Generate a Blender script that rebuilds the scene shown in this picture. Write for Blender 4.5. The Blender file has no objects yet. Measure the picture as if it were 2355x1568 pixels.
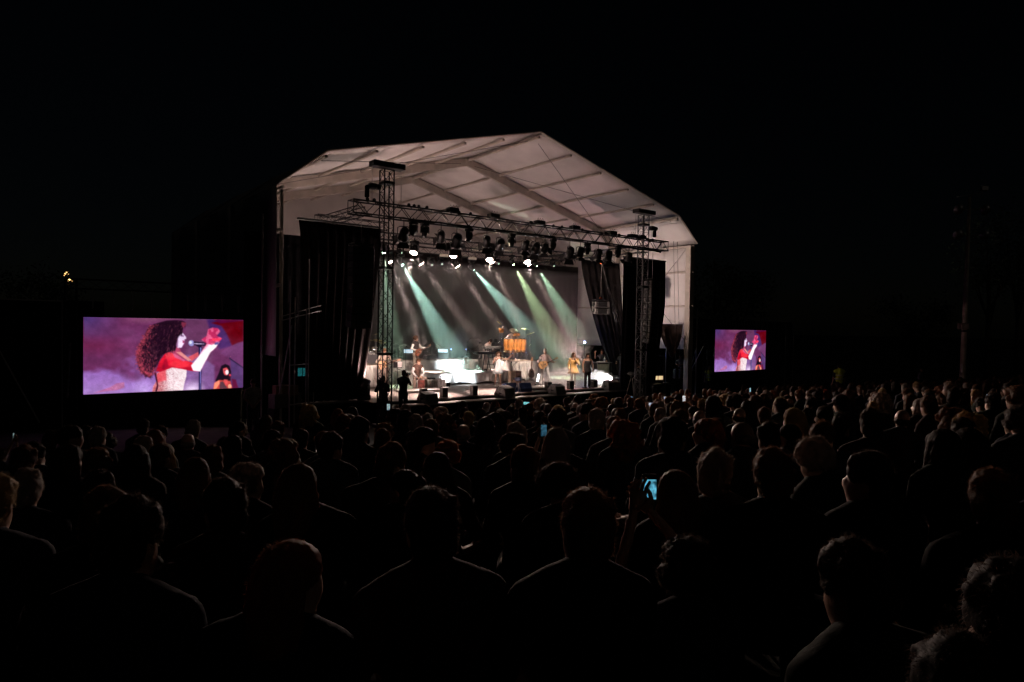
import bpy, bmesh, math, random
import numpy as np
from mathutils import Vector as Vec, Matrix, Euler, noise as mnoise

R = math.radians
sc = bpy.context.scene
COL = sc.collection
rnd = random.Random(11)

# ------------------------------------------------------------------ camera, world, exposure
FPX, CXP, CYP, CZ = 660.0, 512.0, 341.0, 4.1          # focal length and centre for a 1024 x 682 frame; camera height
PX = 0.43502                                          # picture scale used for the measurements below (2354 px wide)
def _axes():
    p1 = np.array([-20 * PX - CXP, 730 * PX - CYP, FPX]); p2 = np.array([3100 * PX - CXP, 780 * PX - CYP, FPX])
    up = np.cross(p2, p1); up /= np.linalg.norm(up)
    if up[1] > 0: up = -up
    fw = np.array([0, 0, 1.0]); fw = fw - up * fw.dot(up); fw /= np.linalg.norm(fw)
    rt = np.cross(fw, up)
    if rt[0] < 0: rt = -rt
    return np.array([rt, fw, up])
CAMM = _axes()
cam_d = bpy.data.cameras.new('camera'); cam = bpy.data.objects.new('camera', cam_d); COL.objects.link(cam)
cam_d.sensor_width = 36.0; cam_d.lens = FPX / 1024 * 36; cam_d.clip_start = 0.05; cam_d.clip_end = 2000
_r = CAMM @ np.array([1, 0, 0]); _u = CAMM @ np.array([0, -1, 0]); _b = CAMM @ np.array([0, 0, -1])
cam.matrix_world = Matrix(((_r[0], _u[0], _b[0], 0), (_r[1], _u[1], _b[1], 0), (_r[2], _u[2], _b[2], CZ), (0, 0, 0, 1)))
sc.camera = cam

world = bpy.data.worlds.new('World'); sc.world = world; world.use_nodes = True
_nt = world.node_tree; _bg = _nt.nodes['Background']
_sky = _nt.nodes.new('ShaderNodeTexSky'); _sky.sky_type = 'NISHITA'; _sky.sun_disc = False
_sky.sun_elevation = R(24.0); _sky.sun_rotation = R(141); _sky.altitude = 100
_nt.links.new(_sky.outputs[0], _bg.inputs[0]); _bg.inputs[1].default_value = 0.00018
_sd = bpy.data.lights.new('ambient_fill', 'SUN'); _sd.energy = 0.008; _sd.angle = R(6); _sd.color = (1.0, 0.86, 0.70)  # added warm fill, no moon: lifts the mast and the crowd's backs
_so = bpy.data.objects.new('ambient_fill', _sd); COL.objects.link(_so)
_so.rotation_euler = Vec((-0.57, 0.71, -0.42)).to_track_quat('-Z', 'Y').to_euler()
sc.view_settings.view_transform = 'Standard'; sc.view_settings.look = 'None'
sc.view_settings.exposure = 0.0; sc.view_settings.gamma = 1.0; sc.view_settings.use_curve_mapping = False
sc.cycles.use_denoising = True
sc.cycles.max_bounces = 5; sc.cycles.diffuse_bounces = 3; sc.cycles.glossy_bounces = 2
sc.cycles.transmission_bounces = 4; sc.cycles.volume_bounces = 0; sc.cycles.transparent_max_bounces = 8
sc.cycles.use_light_tree = True; sc.cycles.caustics_reflective = False; sc.cycles.caustics_refractive = False
sc.cycles.sample_clamp_indirect = 4.0
sc.cycles.volume_step_rate = 1.0; sc.cycles.volume_max_steps = 256

# ------------------------------------------------------------------ measuring: tent frame (u along the stage front, v into the stage)
YAW = R(38.3)
UX = Vec((math.cos(YAW), math.sin(YAW), 0)); VX = Vec((-math.sin(YAW), math.cos(YAW), 0))
CAMP = Vec((0, 0, CZ))
def W(u, v, z): return UX * u + VX * v + Vec((0, 0, z))
def ray(x, y):
    r = CAMM @ np.array([x * PX - CXP, y * PX - CYP, FPX]); return Vec(r)
def PV(x, y, v):
    r = ray(x, y); return CAMP + r * (v / r.dot(VX))
def PY(x, y, d):
    r = ray(x, y); return CAMP + r * (d / r.y)
def uvz(p): return p.dot(UX), p.dot(VX), p.z
def UVZ(x, y, v): return uvz(PV(x, y, v))
def project(p):
    c = CAMM.T @ np.array(p - CAMP)
    return (CXP + FPX * c[0] / c[2]) / PX, (CYP + FPX * c[1] / c[2]) / PX, c[2]
def ground_z(x, y):
    z = 2.35 - 0.085 * y + 0.05 * max(0.0, x)
    if y < 0: z = 2.35 + 0.05 * max(0.0, x) - 0.02 * y
    return max(0.0, z) if z > 0.25 else max(0.0, 0.25 * math.exp((z - 0.25) / 0.25))

# ------------------------------------------------------------------ materials
MATS = {}
def mat(name, col, rough=0.6, metal=0.0, var=0.12, scale=6.0, bump=0.0, bscale=60.0, sheen=0.0, spec=0.5, emit=None, es=0.0, trans=0.0, both=None):
    if name in MATS: return MATS[name]
    m = bpy.data.materials.new(name); m.use_nodes = True; MATS[name] = m
    nt = m.node_tree; b = nt.nodes['Principled BSDF']
    b.inputs['Roughness'].default_value = rough; b.inputs['Metallic'].default_value = metal
    b.inputs['Specular IOR Level'].default_value = spec
    if sheen: b.inputs['Sheen Weight'].default_value = sheen; b.inputs['Sheen Roughness'].default_value = 0.35
    if trans: b.inputs['Transmission Weight'].default_value = trans
    tc = nt.nodes.new('ShaderNodeTexCoord')
    if var:
        n = nt.nodes.new('ShaderNodeTexNoise'); n.inputs['Scale'].default_value = scale; n.inputs['Detail'].default_value = 4
        r = nt.nodes.new('ShaderNodeValToRGB')
        lo = [max(0, c * (1 - var * 1.6)) for c in col]; hi = [min(1, c * (1 + var)) for c in col]
        if both: lo = both
        r.color_ramp.elements[0].color = (*lo, 1); r.color_ramp.elements[1].color = (*hi, 1)
        r.color_ramp.elements[0].position = 0.32; r.color_ramp.elements[1].position = 0.68
        nt.links.new(tc.outputs['Object'], n.inputs['Vector']); nt.links.new(n.outputs['Fac'], r.inputs['Fac'])
        nt.links.new(r.outputs['Color'], b.inputs['Base Color'])
    else: b.inputs['Base Color'].default_value = (*col, 1)
    if bump:
        n2 = nt.nodes.new('ShaderNodeTexNoise'); n2.inputs['Scale'].default_value = bscale; n2.inputs['Detail'].default_value = 3
        bp = nt.nodes.new('ShaderNodeBump'); bp.inputs['Strength'].default_value = bump; bp.inputs['Distance'].default_value = 0.02
        nt.links.new(tc.outputs['Object'], n2.inputs['Vector']); nt.links.new(n2.outputs['Fac'], bp.inputs['Height'])
        nt.links.new(bp.outputs['Normal'], b.inputs['Normal'])
    if emit:
        b.inputs['Emission Color'].default_value = (*emit, 1); b.inputs['Emission Strength'].default_value = es
    return m
def vcol_emit(name, strength):
    m = bpy.data.materials.new(name); m.use_nodes = True; MATS[name] = m
    nt = m.node_tree; b = nt.nodes['Principled BSDF']
    a = nt.nodes.new('ShaderNodeAttribute'); a.attribute_name = 'led'
    nt.links.new(a.outputs['Color'], b.inputs['Emission Color']); b.inputs['Emission Strength'].default_value = strength
    b.inputs['Base Color'].default_value = (0.02, 0.02, 0.02, 1); b.inputs['Roughness'].default_value = 0.6
    return m

M_BLACK = mat('black_cloth', (0.012, 0.012, 0.013), 0.9, var=0.25, scale=3, bump=0.3, bscale=90, spec=0.15)
M_DARKCLOTH = mat('dark_drape', (0.020, 0.016, 0.015), 0.92, var=0.2, scale=2, bump=0.25, bscale=70, spec=0.15)
M_WHITECLOTH = mat('cream_drape', (0.66, 0.62, 0.58), 0.85, var=0.06, scale=2, bump=0.2, bscale=50, spec=0.2)
M_TRUSS = mat('black_truss', (0.010, 0.010, 0.011), 0.5, metal=0.2, var=0.25, scale=12)
M_ALU = mat('aluminium', (0.42, 0.42, 0.43), 0.38, metal=0.85, var=0.15, scale=9)
M_STEEL = mat('galvanised_pole', (0.45, 0.43, 0.41), 0.5, metal=0.15, var=0.25, scale=7)
M_PLASTIC = mat('black_plastic', (0.012, 0.012, 0.013), 0.45, var=0.2, scale=14, bump=0.1, bscale=220)
M_GREYBOX = mat('grey_speaker_paint', (0.16, 0.15, 0.14), 0.55, var=0.2, scale=10, bump=0.15, bscale=250)
M_GRILLE = mat('speaker_grille', (0.025, 0.025, 0.027), 0.6, metal=0.3, var=0.3, scale=30, bump=0.5, bscale=400)
M_CHROME = mat('chrome', (0.75, 0.74, 0.72), 0.18, metal=1.0, var=0.06, scale=10)
M_TENT = mat('white_tent_fabric', (0.72, 0.68, 0.65), 0.7, var=0.12, scale=0.45, bump=0.6, bscale=1.6, spec=0.2)
M_TENTOUT = mat('tent_outer_face', (0.30, 0.29, 0.28), 0.8, var=0.15, scale=0.5)
M_FRAME = mat('tent_alloy_frame', (0.50, 0.44, 0.38), 0.6, metal=0.0, var=0.12, scale=2)
M_CABLE = mat('cable', (0.10, 0.09, 0.085), 0.6, var=0.2)
M_DECK = mat('stage_plywood', (0.27, 0.225, 0.20), 0.45, var=0.18, scale=1.6, bump=0.12, bscale=24)
M_STEP = mat('step_grey', (0.38, 0.35, 0.32), 0.6, var=0.2, scale=2.2, bump=0.15, bscale=40)
M_REDTAPE = mat('red_tape', (0.55, 0.04, 0.03), 0.4, var=0.25, scale=5)
M_WOODORANGE = mat('orange_conga_wood', (0.62, 0.24, 0.06), 0.28, var=0.22, scale=3.5)
M_GUITWOOD = mat('spruce_top', (0.60, 0.34, 0.15), 0.35, var=0.15, scale=7)
M_DARKWOOD = mat('dark_wood', (0.10, 0.05, 0.03), 0.4, var=0.25, scale=8)
M_PAPER = mat('paper', (0.8, 0.78, 0.74), 0.8, var=0.04)
M_SKINL = mat('skin_light', (0.55, 0.32, 0.23), 0.5, var=0.08, scale=9)
M_SKINM = mat('skin_tan', (0.40, 0.21, 0.14), 0.5, var=0.08, scale=9)
M_SKIND = mat('skin_brown', (0.16, 0.08, 0.05), 0.5, var=0.1, scale=9)
M_EYE = mat('dark_eye', (0.02, 0.015, 0.012), 0.25, var=0)
M_LIP = mat('lip', (0.35, 0.10, 0.09), 0.4, var=0)
M_WHITE = mat('white_cotton', (0.74, 0.71, 0.68), 0.85, var=0.06, bump=0.2, bscale=40)
M_BEIGE = mat('beige_cotton', (0.46, 0.36, 0.29), 0.85, var=0.1, bump=0.2, bscale=40)
M_PINKISH = mat('pale_pink_linen', (0.58, 0.45, 0.42), 0.85, var=0.1, bump=0.2, bscale=40)
M_VEST = mat('dark_waistcoat', (0.035, 0.025, 0.025), 0.8, var=0.3, scale=20)
M_BROWNVEST = mat('brown_waistcoat', (0.11, 0.055, 0.04), 0.8, var=0.35, scale=18)
M_YELLOWD = mat('mustard_dress', (0.62, 0.34, 0.10), 0.65, var=0.2, scale=20, bump=0.2, bscale=60)
M_BLACKD = mat('black_dress', (0.02, 0.016, 0.016), 0.5, var=0.3, scale=24)
M_SEQUIN = mat('white_sequins', (0.80, 0.78, 0.76), 0.35, var=0.12, scale=70, bump=0.5, bscale=160)
M_HIVIS = mat('hi_vis_yellow', (0.62, 0.68, 0.05), 0.6, var=0.08, scale=6)
M_HIBAND = mat('reflective_band', (0.55, 0.55, 0.5), 0.35, var=0.1)
M_DARKTEE = mat('dark_tee', (0.022, 0.022, 0.028), 0.85, var=0.2, bump=0.2, bscale=40)
M_DENIM = mat('dark_denim', (0.035, 0.04, 0.06), 0.85, var=0.25)
M_CHECK = mat('pale_checked_shirt', (0.42, 0.36, 0.33), 0.85, var=0.35, scale=26)
def hair_mat(name, col):
    m = mat(name, col, 0.6, var=0.1, scale=30, spec=0.15); nt = m.node_tree; b = nt.nodes['Principled BSDF']; out = nt.nodes['Material Output']
    t = nt.nodes.new('ShaderNodeBsdfTranslucent'); t.inputs['Color'].default_value = (*[min(.6, .12 + c * 2.2) * k for c, k in zip(col, (1.0, .72, .58))], 1)
    x = nt.nodes.new('ShaderNodeMixShader'); x.inputs[0].default_value = 0.35
    nt.links.new(b.outputs[0], x.inputs[1]); nt.links.new(t.outputs[0], x.inputs[2]); nt.links.new(x.outputs[0], out.inputs['Surface']); return m
M_HBLACK = hair_mat('black_hair', (0.022, 0.014, 0.011)); M_HBROWN = hair_mat('brown_hair', (0.11, 0.06, 0.035)); M_HBLOND = hair_mat('blond_hair', (0.36, 0.23, 0.11))
M_HGREY = hair_mat('grey_hair', (0.30, 0.27, 0.25)); M_HRED = hair_mat('auburn_hair', (0.2, 0.075, 0.035))
M_STRAW = mat('straw_hat', (0.66, 0.56, 0.40), 0.8, var=0.1, scale=20)
M_BARK = mat('bark', (0.08, 0.06, 0.045), 0.9, var=0.35, scale=9, bump=0.5, bscale=18)
M_LEAF = mat('leaf', (0.05, 0.085, 0.05), 0.6, var=0.35, scale=1.2)
M_GRASS = mat('trampled_lawn', (0.045, 0.05, 0.03), 0.95, var=0.4, scale=1.4, bump=0.4, bscale=14)
M_CARD = mat('brown_cardboard', (0.30, 0.19, 0.12), 0.85, var=0.15)
M_BLUETINT = mat('blue_tint', (0.05, 0.09, 0.22), 0.5, var=0.2)  # blue light painted into the base colour; the bottle band is plain blue

# ------------------------------------------------------------------ mesh building
class G:
    def __init__(s): s.v = []; s.f = []; s.m = []
    def add(s, vs, fs, mi=0):
        o = len(s.v); s.v += [tuple(p) for p in vs]; s.f += [tuple(i + o for i in f) for f in fs]; s.m += [mi] * len(fs); return s
    def box(s, c, d, rot=None, mi=0):
        c = Vec(c); x, y, z = d[0] / 2, d[1] / 2, d[2] / 2
        ps = [Vec((a * x, b * y, e * z)) for e in (-1, 1) for b in (-1, 1) for a in (-1, 1)]
        if rot is not None: ps = [rot @ p for p in ps]
        return s.add([c + p for p in ps], [(0, 2, 3, 1), (4, 5, 7, 6), (0, 1, 5, 4), (2, 6, 7, 3), (0, 4, 6, 2), (1, 3, 7, 5)], mi)
    def cbox(s, c, d, b=0.01, rot=None, mi=0):
        bm = bmesh.new(); c = Vec(c); h = Vec(d) / 2
        for sx in (-1, 1):
            for sy in (-1, 1):
                for sz in (-1, 1):
                    for k in range(3):
                        p = Vec((sx * h.x, sy * h.y, sz * h.z))
                        for j in range(3):
                            if j != k: p[j] -= math.copysign(min(b, h[j] * 0.45), p[j])
                        bm.verts.new(p)
        bmesh.ops.convex_hull(bm, input=bm.verts[:]); bm.verts.index_update()
        vs = [c + (rot @ v.co if rot is not None else v.co) for v in bm.verts]; fs = [[v.index for v in f.verts] for f in bm.faces]
        bm.free(); return s.add(vs, fs, mi)
    def hull(s, pts, mi=0):
        bm = bmesh.new()
        for p in pts: bm.verts.new(p)
        bmesh.ops.convex_hull(bm, input=bm.verts[:]); bm.verts.index_update()
        vs = [v.co.copy() for v in bm.verts]; fs = [[v.index for v in f.verts] for f in bm.faces]; bm.free(); return s.add(vs, fs, mi)
    def ell(s, c, r, nu=12, nv=8, rot=None, mi=0):
        c = Vec(c); vs = []; fs = []
        if not hasattr(r, '__len__'): r = (r, r, r)
        for j in range(1, nv):
            t = math.pi * j / nv
            for i in range(nu):
                a = 2 * math.pi * i / nu; p = Vec((r[0] * math.sin(t) * math.cos(a), r[1] * math.sin(t) * math.sin(a), r[2] * math.cos(t)))
                vs.append(c + (rot @ p if rot is not None else p))
        for z in (r[2], -r[2]):
            p = Vec((0, 0, z)); vs.append(c + (rot @ p if rot is not None else p))
        T = len(vs) - 2; B = len(vs) - 1
        for j in range(nv - 2):
            for i in range(nu): k = (i + 1) % nu; fs.append((j * nu + i, (j + 1) * nu + i, (j + 1) * nu + k, j * nu + k))
        for i in range(nu): k = (i + 1) % nu; fs.append((T, i, k)); fs.append((B, (nv - 2) * nu + k, (nv - 2) * nu + i))
        return s.add(vs, fs, mi)
    def rings(s, rs, cap=True, mi=0, closed=True):
        n = len(rs[0]); vs = [p for r in rs for p in r]; fs = []
        for j in range(len(rs) - 1):
            for i in range(n if closed else n - 1): k = (i + 1) % n; fs.append((j * n + i, j * n + k, (j + 1) * n + k, (j + 1) * n + i))
        if cap: fs.append(tuple(range(n - 1, -1, -1))); fs.append(tuple((len(rs) - 1) * n + i for i in range(n)))
        return s.add(vs, fs, mi)
    def cone(s, a, b, ra, rb=None, n=8, cap=True, mi=0):
        return s.tube([a, b], [ra, ra if rb is None else rb], n, cap, mi)
    def tube(s, pts, r, n=6, cap=True, mi=0, flat=1.0):
        pts = [Vec(p) for p in pts]; rs = []
        if not hasattr(r, '__len__'): r = [r] * len(pts)
        x = None
        for i, p in enumerate(pts):
            t = (pts[min(i + 1, len(pts) - 1)] - pts[max(i - 1, 0)])
            t = t.normalized() if t.length > 1e-9 else Vec((0, 0, 1))
            if x is None:
                x = Vec((1, 0, 0)) if abs(t.x) < 0.8 else Vec((0, 1, 0))
            x = (x - t * x.dot(t)).normalized(); y = t.cross(x)
            rs.append([p + (x * math.cos(2 * math.pi * k / n) + y * math.sin(2 * math.pi * k / n) * flat) * r[i] for k in range(n)])
        return s.rings(rs, cap, mi)
    def caps(s, a, b, ra, rb=None, n=10, mi=0):
        rb = ra if rb is None else rb
        s.tube([a, b], [ra, rb], n, True, mi); s.ell(a, ra, n, 6, mi=mi); return s.ell(b, rb, n, 6, mi=mi)
    def lathe(s, prof, n=16, c=(0, 0, 0), rot=None, mi=0, cap=True):
        c = Vec(c); rs = []
        for r, z in prof:
            ring = []
            for i in range(n):
                p = Vec((r * math.cos(2 * math.pi * i / n), r * math.sin(2 * math.pi * i / n), z)); ring.append(c + (rot @ p if rot is not None else p))
            rs.append(ring)
        return s.rings(rs, cap, mi)
    def prism(s, out, y0, y1, mi=0, f=lambda x, y, z: (x, y, z)):
        n = len(out); vs = [f(x, y0, z) for x, z in out] + [f(x, y1, z) for x, z in out]
        fs = [tuple(range(n)), tuple(range(2 * n - 1, n - 1, -1))] + [(i, i + n, (i + 1) % n + n, (i + 1) % n) for i in range(n)]
        return s.add(vs, fs, mi)
    def mesh(s, name, smooth=False):
        me = bpy.data.meshes.new(name); me.from_pydata(s.v, [], s.f)
        if any(s.m): me.polygons.foreach_set('material_index', s.m)
        if smooth: me.polygons.foreach_set('use_smooth', [True] * len(me.polygons))
        me.update(); return me
    def obj(s, name, m, parent=None, smooth=False, auto=False):
        me = s.mesh(name, smooth); ob = link(name, me, m, parent)
        return ob
def link(name, me, m, parent=None):
    if m is not None and not me.materials:
        for x in (m if isinstance(m, (list, tuple)) else [m]): me.materials.append(x)
    ob = bpy.data.objects.new(name, me); COL.objects.link(ob)
    if parent is not None: ob.parent = parent
    return ob
def tag(o, label, cat, group=None, kind=None):
    if label: o['label'] = label
    if cat: o['category'] = cat
    if group: o['group'] = group
    if kind: o['kind'] = kind
    return o
def thing(name, label, cat, u=0, v=0, z=0, a=0.0, group=None, world=None):
    o = bpy.data.objects.new(name, None); COL.objects.link(o); o.empty_display_size = 0.2
    o.location = world if world is not None else W(u, v, z); o.rotation_euler = (0, 0, a if world is not None else YAW + R(a))
    return tag(o, label, cat, group)
_unit = {}
def _rodmesh(m, n=6):
    k = ('rod', m.name, n)
    if k not in _unit:
        g = G(); g.lathe([(1, 0), (1, 1)], n); _unit[k] = g.mesh('rod', True); _unit[k].materials.append(m)
    return _unit[k]
def rod(parent, a, b, r, m, name='brace', n=6):
    a = Vec(a); b = Vec(b); d = b - a; L = d.length
    q = d.to_track_quat('Z', 'Y') if L > 1e-6 else Vec((0, 0, 1)).to_track_quat('Z', 'Y')
    o = bpy.data.objects.new(name, _rodmesh(m, n)); COL.objects.link(o); o.parent = parent
    o.matrix_basis = Matrix.Translation(a) @ q.to_matrix().to_4x4() @ Matrix.Diagonal((r, r, L, 1))
    return o
def cuboid(parent, name, c, d, m, b=0.01, rot=None):
    return G().cbox(c, d, b, rot).obj(name, m, parent)
def copy_tree(o, parent=None):
    c = o.copy(); COL.objects.link(c); c.parent = parent
    for ch in list(o.children): copy_tree(ch, c)
    return c
def spot(name, parent, loc, target, power, col, deg, blend=0.3, rad=0.05):
    """loc, target in the parent's own coordinates"""
    l = bpy.data.lights.new(name, 'SPOT'); l.energy = power; l.color = col; l.spot_size = R(deg); l.spot_blend = blend; l.shadow_soft_size = rad
    o = bpy.data.objects.new(name, l); COL.objects.link(o); o.parent = parent
    d = Vec(target) - Vec(loc); o.matrix_basis = Matrix.Translation(Vec(loc)) @ d.to_track_quat('-Z', 'Y').to_matrix().to_4x4()
    return o
def inv(u, v, a, p):
    """tent coordinates (u,v,z) -> local coordinates of a thing standing at u,v with turn a (degrees)"""
    du, dv = p[0] - u, p[1] - v; c, s = math.cos(R(-a)), math.sin(R(-a))
    return Vec((du * c - dv * s, du * s + dv * c, p[2]))
# ------------------------------------------------------------------ ground
def build_ground():
    xs = [-400, -200, -100, -60, -40] + list(range(-30, 56, 2)) + [60, 70, 100, 200, 400]
    ys = [-100, -40, -20, -10, -5] + [y * 1.5 for y in range(-2, 36)] + [58, 70, 100, 200, 600]
    vs = []; fs = []
    for y in ys:
        for x in xs:
            vs.append((x, y, ground_z(min(x, 40), y) + (0.04 * mnoise.noise(Vec((x * 0.3, y * 0.3, 0))) if abs(x) < 60 else 0)))
    n = len(xs)
    for j in range(len(ys) - 1):
        for i in range(n - 1): fs.append((j * n + i, j * n + i + 1, (j + 1) * n + i + 1, (j + 1) * n + i))
    o = G().add(vs, fs).obj('ground', M_GRASS, smooth=True); o['kind'] = 'structure'
build_ground()

# ------------------------------------------------------------------ tent
TU0, TU1, TUM = 7.85, 31.55, 19.7
TV = [23.3, 29.0, 34.7, 40.4]
EZ, KZ, AZ = 8.92, 10.32, 12.95
def tent_profile(k=0.0, in_=0.0):
    return [(TU0 + in_, 0.0), (TU0 + in_, EZ - in_ * 0.4), (TU0 + 1.72 + in_ * 0.6, KZ - in_), (TUM, AZ - in_), (TU1 - 1.72 - in_ * 0.6, KZ - in_), (TU1 - in_, EZ - in_ * 0.4), (TU1 - in_, 0.0)]
def build_tent():
    t = thing('event_tent', 'large white clear-span tent roofing the lit stage', 'tent', 0, 0, 0)
    prof = tent_profile()
    def sag(a, b, v0, v1, name, nu=10, nv=8, dip=0.10, solid=True):
        # one fabric panel between two frames
        g = G(); vs = []; fs = []
        ax, az = a; bx, bz = b; nx, nz = -(bz - az), (bx - ax); L = math.hypot(nx, nz); nx /= L; nz /= L
        for j in range(nv + 1):
            for i in range(nu + 1):
                p = i / nu; q = j / nv; s = dip * math.sin(math.pi * q) * (1 if 0 < i < nu else 0.3)
                s += 0.02 * mnoise.noise(Vec((p * 6 + ax, q * 5, az)))
                vs.append((ax + (bx - ax) * p - nx * s, v0 + (v1 - v0) * q, az + (bz - az) * p - nz * s))
        n = nu + 1
        for j in range(nv):
            for i in range(nu): fs.append((j * n + i, (j + 1) * n + i, (j + 1) * n + i + 1, j * n + i + 1))
        g.add(vs, fs); o = g.obj(name, M_TENT, t, smooth=True)
        md = o.modifiers.new('thick', 'SOLIDIFY'); md.thickness = 0.012
        return o
    for k in range(3):
        v0, v1 = TV[k] - (0.25 if k == 0 else 0), TV[k + 1]
        for s in range(1, 5): sag(prof[s], prof[s + 1], v0, v1, 'roof_panel', 12 if s in (2, 3) else 4)
        sag((TU1, EZ), (TU1, 2.9), TV[k], v1, 'wall_panel', 10)
        sag((TU0, 2.9), (TU0, EZ), TV[k], v1, 'wall_panel', 10)
    # gable wall at the far end
    g = G(); g.add([(x, TV[3], max(z, 0)) for x, z in prof], [tuple(range(7))]); g.obj('gable_wall', M_TENT, t)
    # portal frames: post, knee and rafters
    def beam(a, b, v, name, w=0.16, d=0.30):
        a = Vec((a[0], v, a[1])); b = Vec((b[0], v, b[1])); L = (b - a).length
        rot = (b - a).to_track_quat('X', 'Z').to_matrix()
        G().cbox((a + b) / 2, (L, w, d), 0.02, rot).obj(name, M_FRAME, t)
    for k, v in enumerate(TV):
        pr = tent_profile(in_=0.20 if k == 0 else 0.26)
        if k == 3: continue
        names = ['post', 'knee_rafter', 'rafter', 'rafter', 'knee_rafter', 'post']
        if k == 0:
            for i, pw_ in ((0, .11), (5, .40)): beam((pr[i][0], pr[i][1]), (pr[i + 1][0], pr[i + 1][1]), v + .1, 'post', pw_ * .85, pw_)
            for i in range(1, 5): rod(t, (prof[i][0], v - .22, prof[i][1] + .03), (prof[i + 1][0], v - .22, prof[i + 1][1] + .03), .045, M_FRAME, 'edge_tube')
            continue
        for i in range(6): beam(pr[i], pr[i + 1], v + (0.09 if k == 0 else 0), names[i], 0.20 if i in (0, 5) else 0.16, 0.26 if k == 0 else 0.42)
        for i in (1, 2, 3, 4, 5):
            G().cbox((pr[i][0], v + (0.09 if k == 0 else 0), pr[i][1]), (0.34, 0.24, 0.34), 0.05).obj('joint_plate', M_FRAME, t)
    # purlins
    def purl(x, z):
        for k in range(3):
            G().cbox((x, (TV[k] + TV[k + 1]) / 2 - (.14 if k == 0 else 0), z), (0.13, TV[k + 1] - TV[k] - (0.05 if k == 0 else .42), 0.11), 0.015).obj('purlin', M_FRAME, t)
    for s in (0, 1):
        A = Vec((prof[2][0], prof[2][1])) if s == 0 else Vec((prof[4][0], prof[4][1])); B = Vec((TUM, AZ))
        for q in (0.0, 0.2, 0.4, 0.6, 0.8): p = A.lerp(B, q); purl(p.x, p.y - 0.16)
        e = prof[1] if s == 0 else prof[5]; purl(e[0] + (0.16 if s == 0 else -0.16), e[1] - 0.1)
        for z in (7.35, 5.4):
            purl(e[0] + (0.12 if s == 0 else -0.12), z)
    purl(TUM, AZ - 0.2)
    # bracing cables of the first bay
    for a, b in [((prof[3][0] + 0.3, 23.6, AZ - 0.35), (prof[4][0], 29.0, KZ - 0.3)), ((prof[4][0], 23.6, KZ - 0.25), (TUM + 0.3, 29.0, AZ - 0.4)),
                 ((prof[3][0] - 0.3, 23.6, AZ - 0.35), (prof[2][0], 29.0, KZ - 0.3)), ((prof[2][0], 23.6, KZ - 0.25), (TUM - 0.3, 29.0, AZ - 0.4)),
                 ((TU1 - 0.25, 23.6, EZ - 0.2), (TU1 - 0.25, 28.9, 3.4)), ((TU1 - 0.25, 28.9, EZ - 0.2), (TU1 - 0.25, 23.6, 3.4))]:
        rod(t, a, b, 0.014, M_CABLE, 'bracing_cable')
    for du in (0.5, 0.85):
        rod(t, (TU1 - du - 0.5, 23.7, EZ + 0.1), (TU1 - du + 0.2, 23.9, 2.0), 0.013, M_CABLE, 'hanging_rope')
    # lowered side drape of the right wall, gathered
    return t
build_tent()

# ------------------------------------------------------------------ stage
SZ = 1.13
def build_stage():
    t = thing('concert_stage', 'raised plywood stage with black skirt and a narrow front step', 'stage', 0, 0, 0)
    pm = G().cbox((0, 0, 0), (1.992, 0.992, 0.05), 0.006).mesh('deck_panel'); pm.materials.append(M_DECK)
    def panel(u, v):
        o = bpy.data.objects.new('deck_panel', pm); COL.objects.link(o); o.parent = t; o.location = (u, v, SZ - 0.025 - rnd.random() * 0.003)
    for i in range(7):
        for j in range(10): panel(12.5 + 2 * i - 0.2, 23.2 + j)
    for j in range(8): panel(10.3, 24.0 + j)
    for i in range(2):
        for j in range(9): panel(26.3 + 2 * i, 23.6 + j)
    G().box((20, 28.2, SZ - 0.32), (20.6, 8.4, 0.4)).obj('substructure', M_PLASTIC, t)
    # front edge board and lower step
    G().cbox((18.1, 22.66, 1.055), (13.4, 0.05, 0.09), 0.008).obj('edge_board', M_PLASTIC, t)
    for i in range(7):
        G().cbox((12.4 + 1.9 * i, 22.36, 0.985), (1.892, 0.56, 0.05), 0.008).obj('step_board', M_STEP, t)
    def skirt(u0, v0, u1, v1, h):
        g = G(); n = int(max(abs(u1 - u0), abs(v1 - v0)) * 8); rs = []
        top = []; bot = []
        for i in range(n + 1):
            q = i / n; w = 0.02 * math.sin(i * 1.3) + 0.012 * math.sin(i * 0.7)
            top.append((u0 + (u1 - u0) * q, v0 + (v1 - v0) * q + w * 0.3, h)); bot.append((u0 + (u1 - u0) * q, v0 + (v1 - v0) * q + w - 0.03, 0.0))
        g.rings([bot, top], cap=False, closed=False); g.obj('skirt', M_BLACK, t)
    skirt(11.4, 22.10, 24.7, 22.10, 0.955); skirt(9.3, 23.48, 11.4, 23.48, 1.07); skirt(24.7, 23.08, 29.4, 23.08, 1.07)
    skirt(9.28, 23.5, 9.28, 32.0, 1.07); skirt(11.4, 22.1, 11.4, 23.6, 0.955)
    for a, b in [((13.6, 22.9), (16.2, 22.88)), ((16.4, 22.88), (19.6, 22.86)), ((20.9, 22.85), (24.0, 22.84))]:
        G().box(((a[0] + b[0]) / 2, a[1], SZ + 0.004), (b[0] - a[0], 0.05, 0.004)).obj('tape_line', M_REDTAPE, t)
    G().box((19.0, 24.6, SZ + 0.004), (0.6, 0.04, 0.004)).obj('tape_mark', M_REDTAPE, t)
    # left corner stair rail
    for dz in (0.0,): 
        rod(t, (9.3, 23.5, 0.35), (9.3, 23.5, 1.55), 0.02, M_STEEL, 'rail_post'); rod(t, (9.3, 23.5, 0.55), (9.75, 23.5, 1.02), 0.015, M_STEEL, 'rail_brace')
    return t
build_stage()

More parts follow.
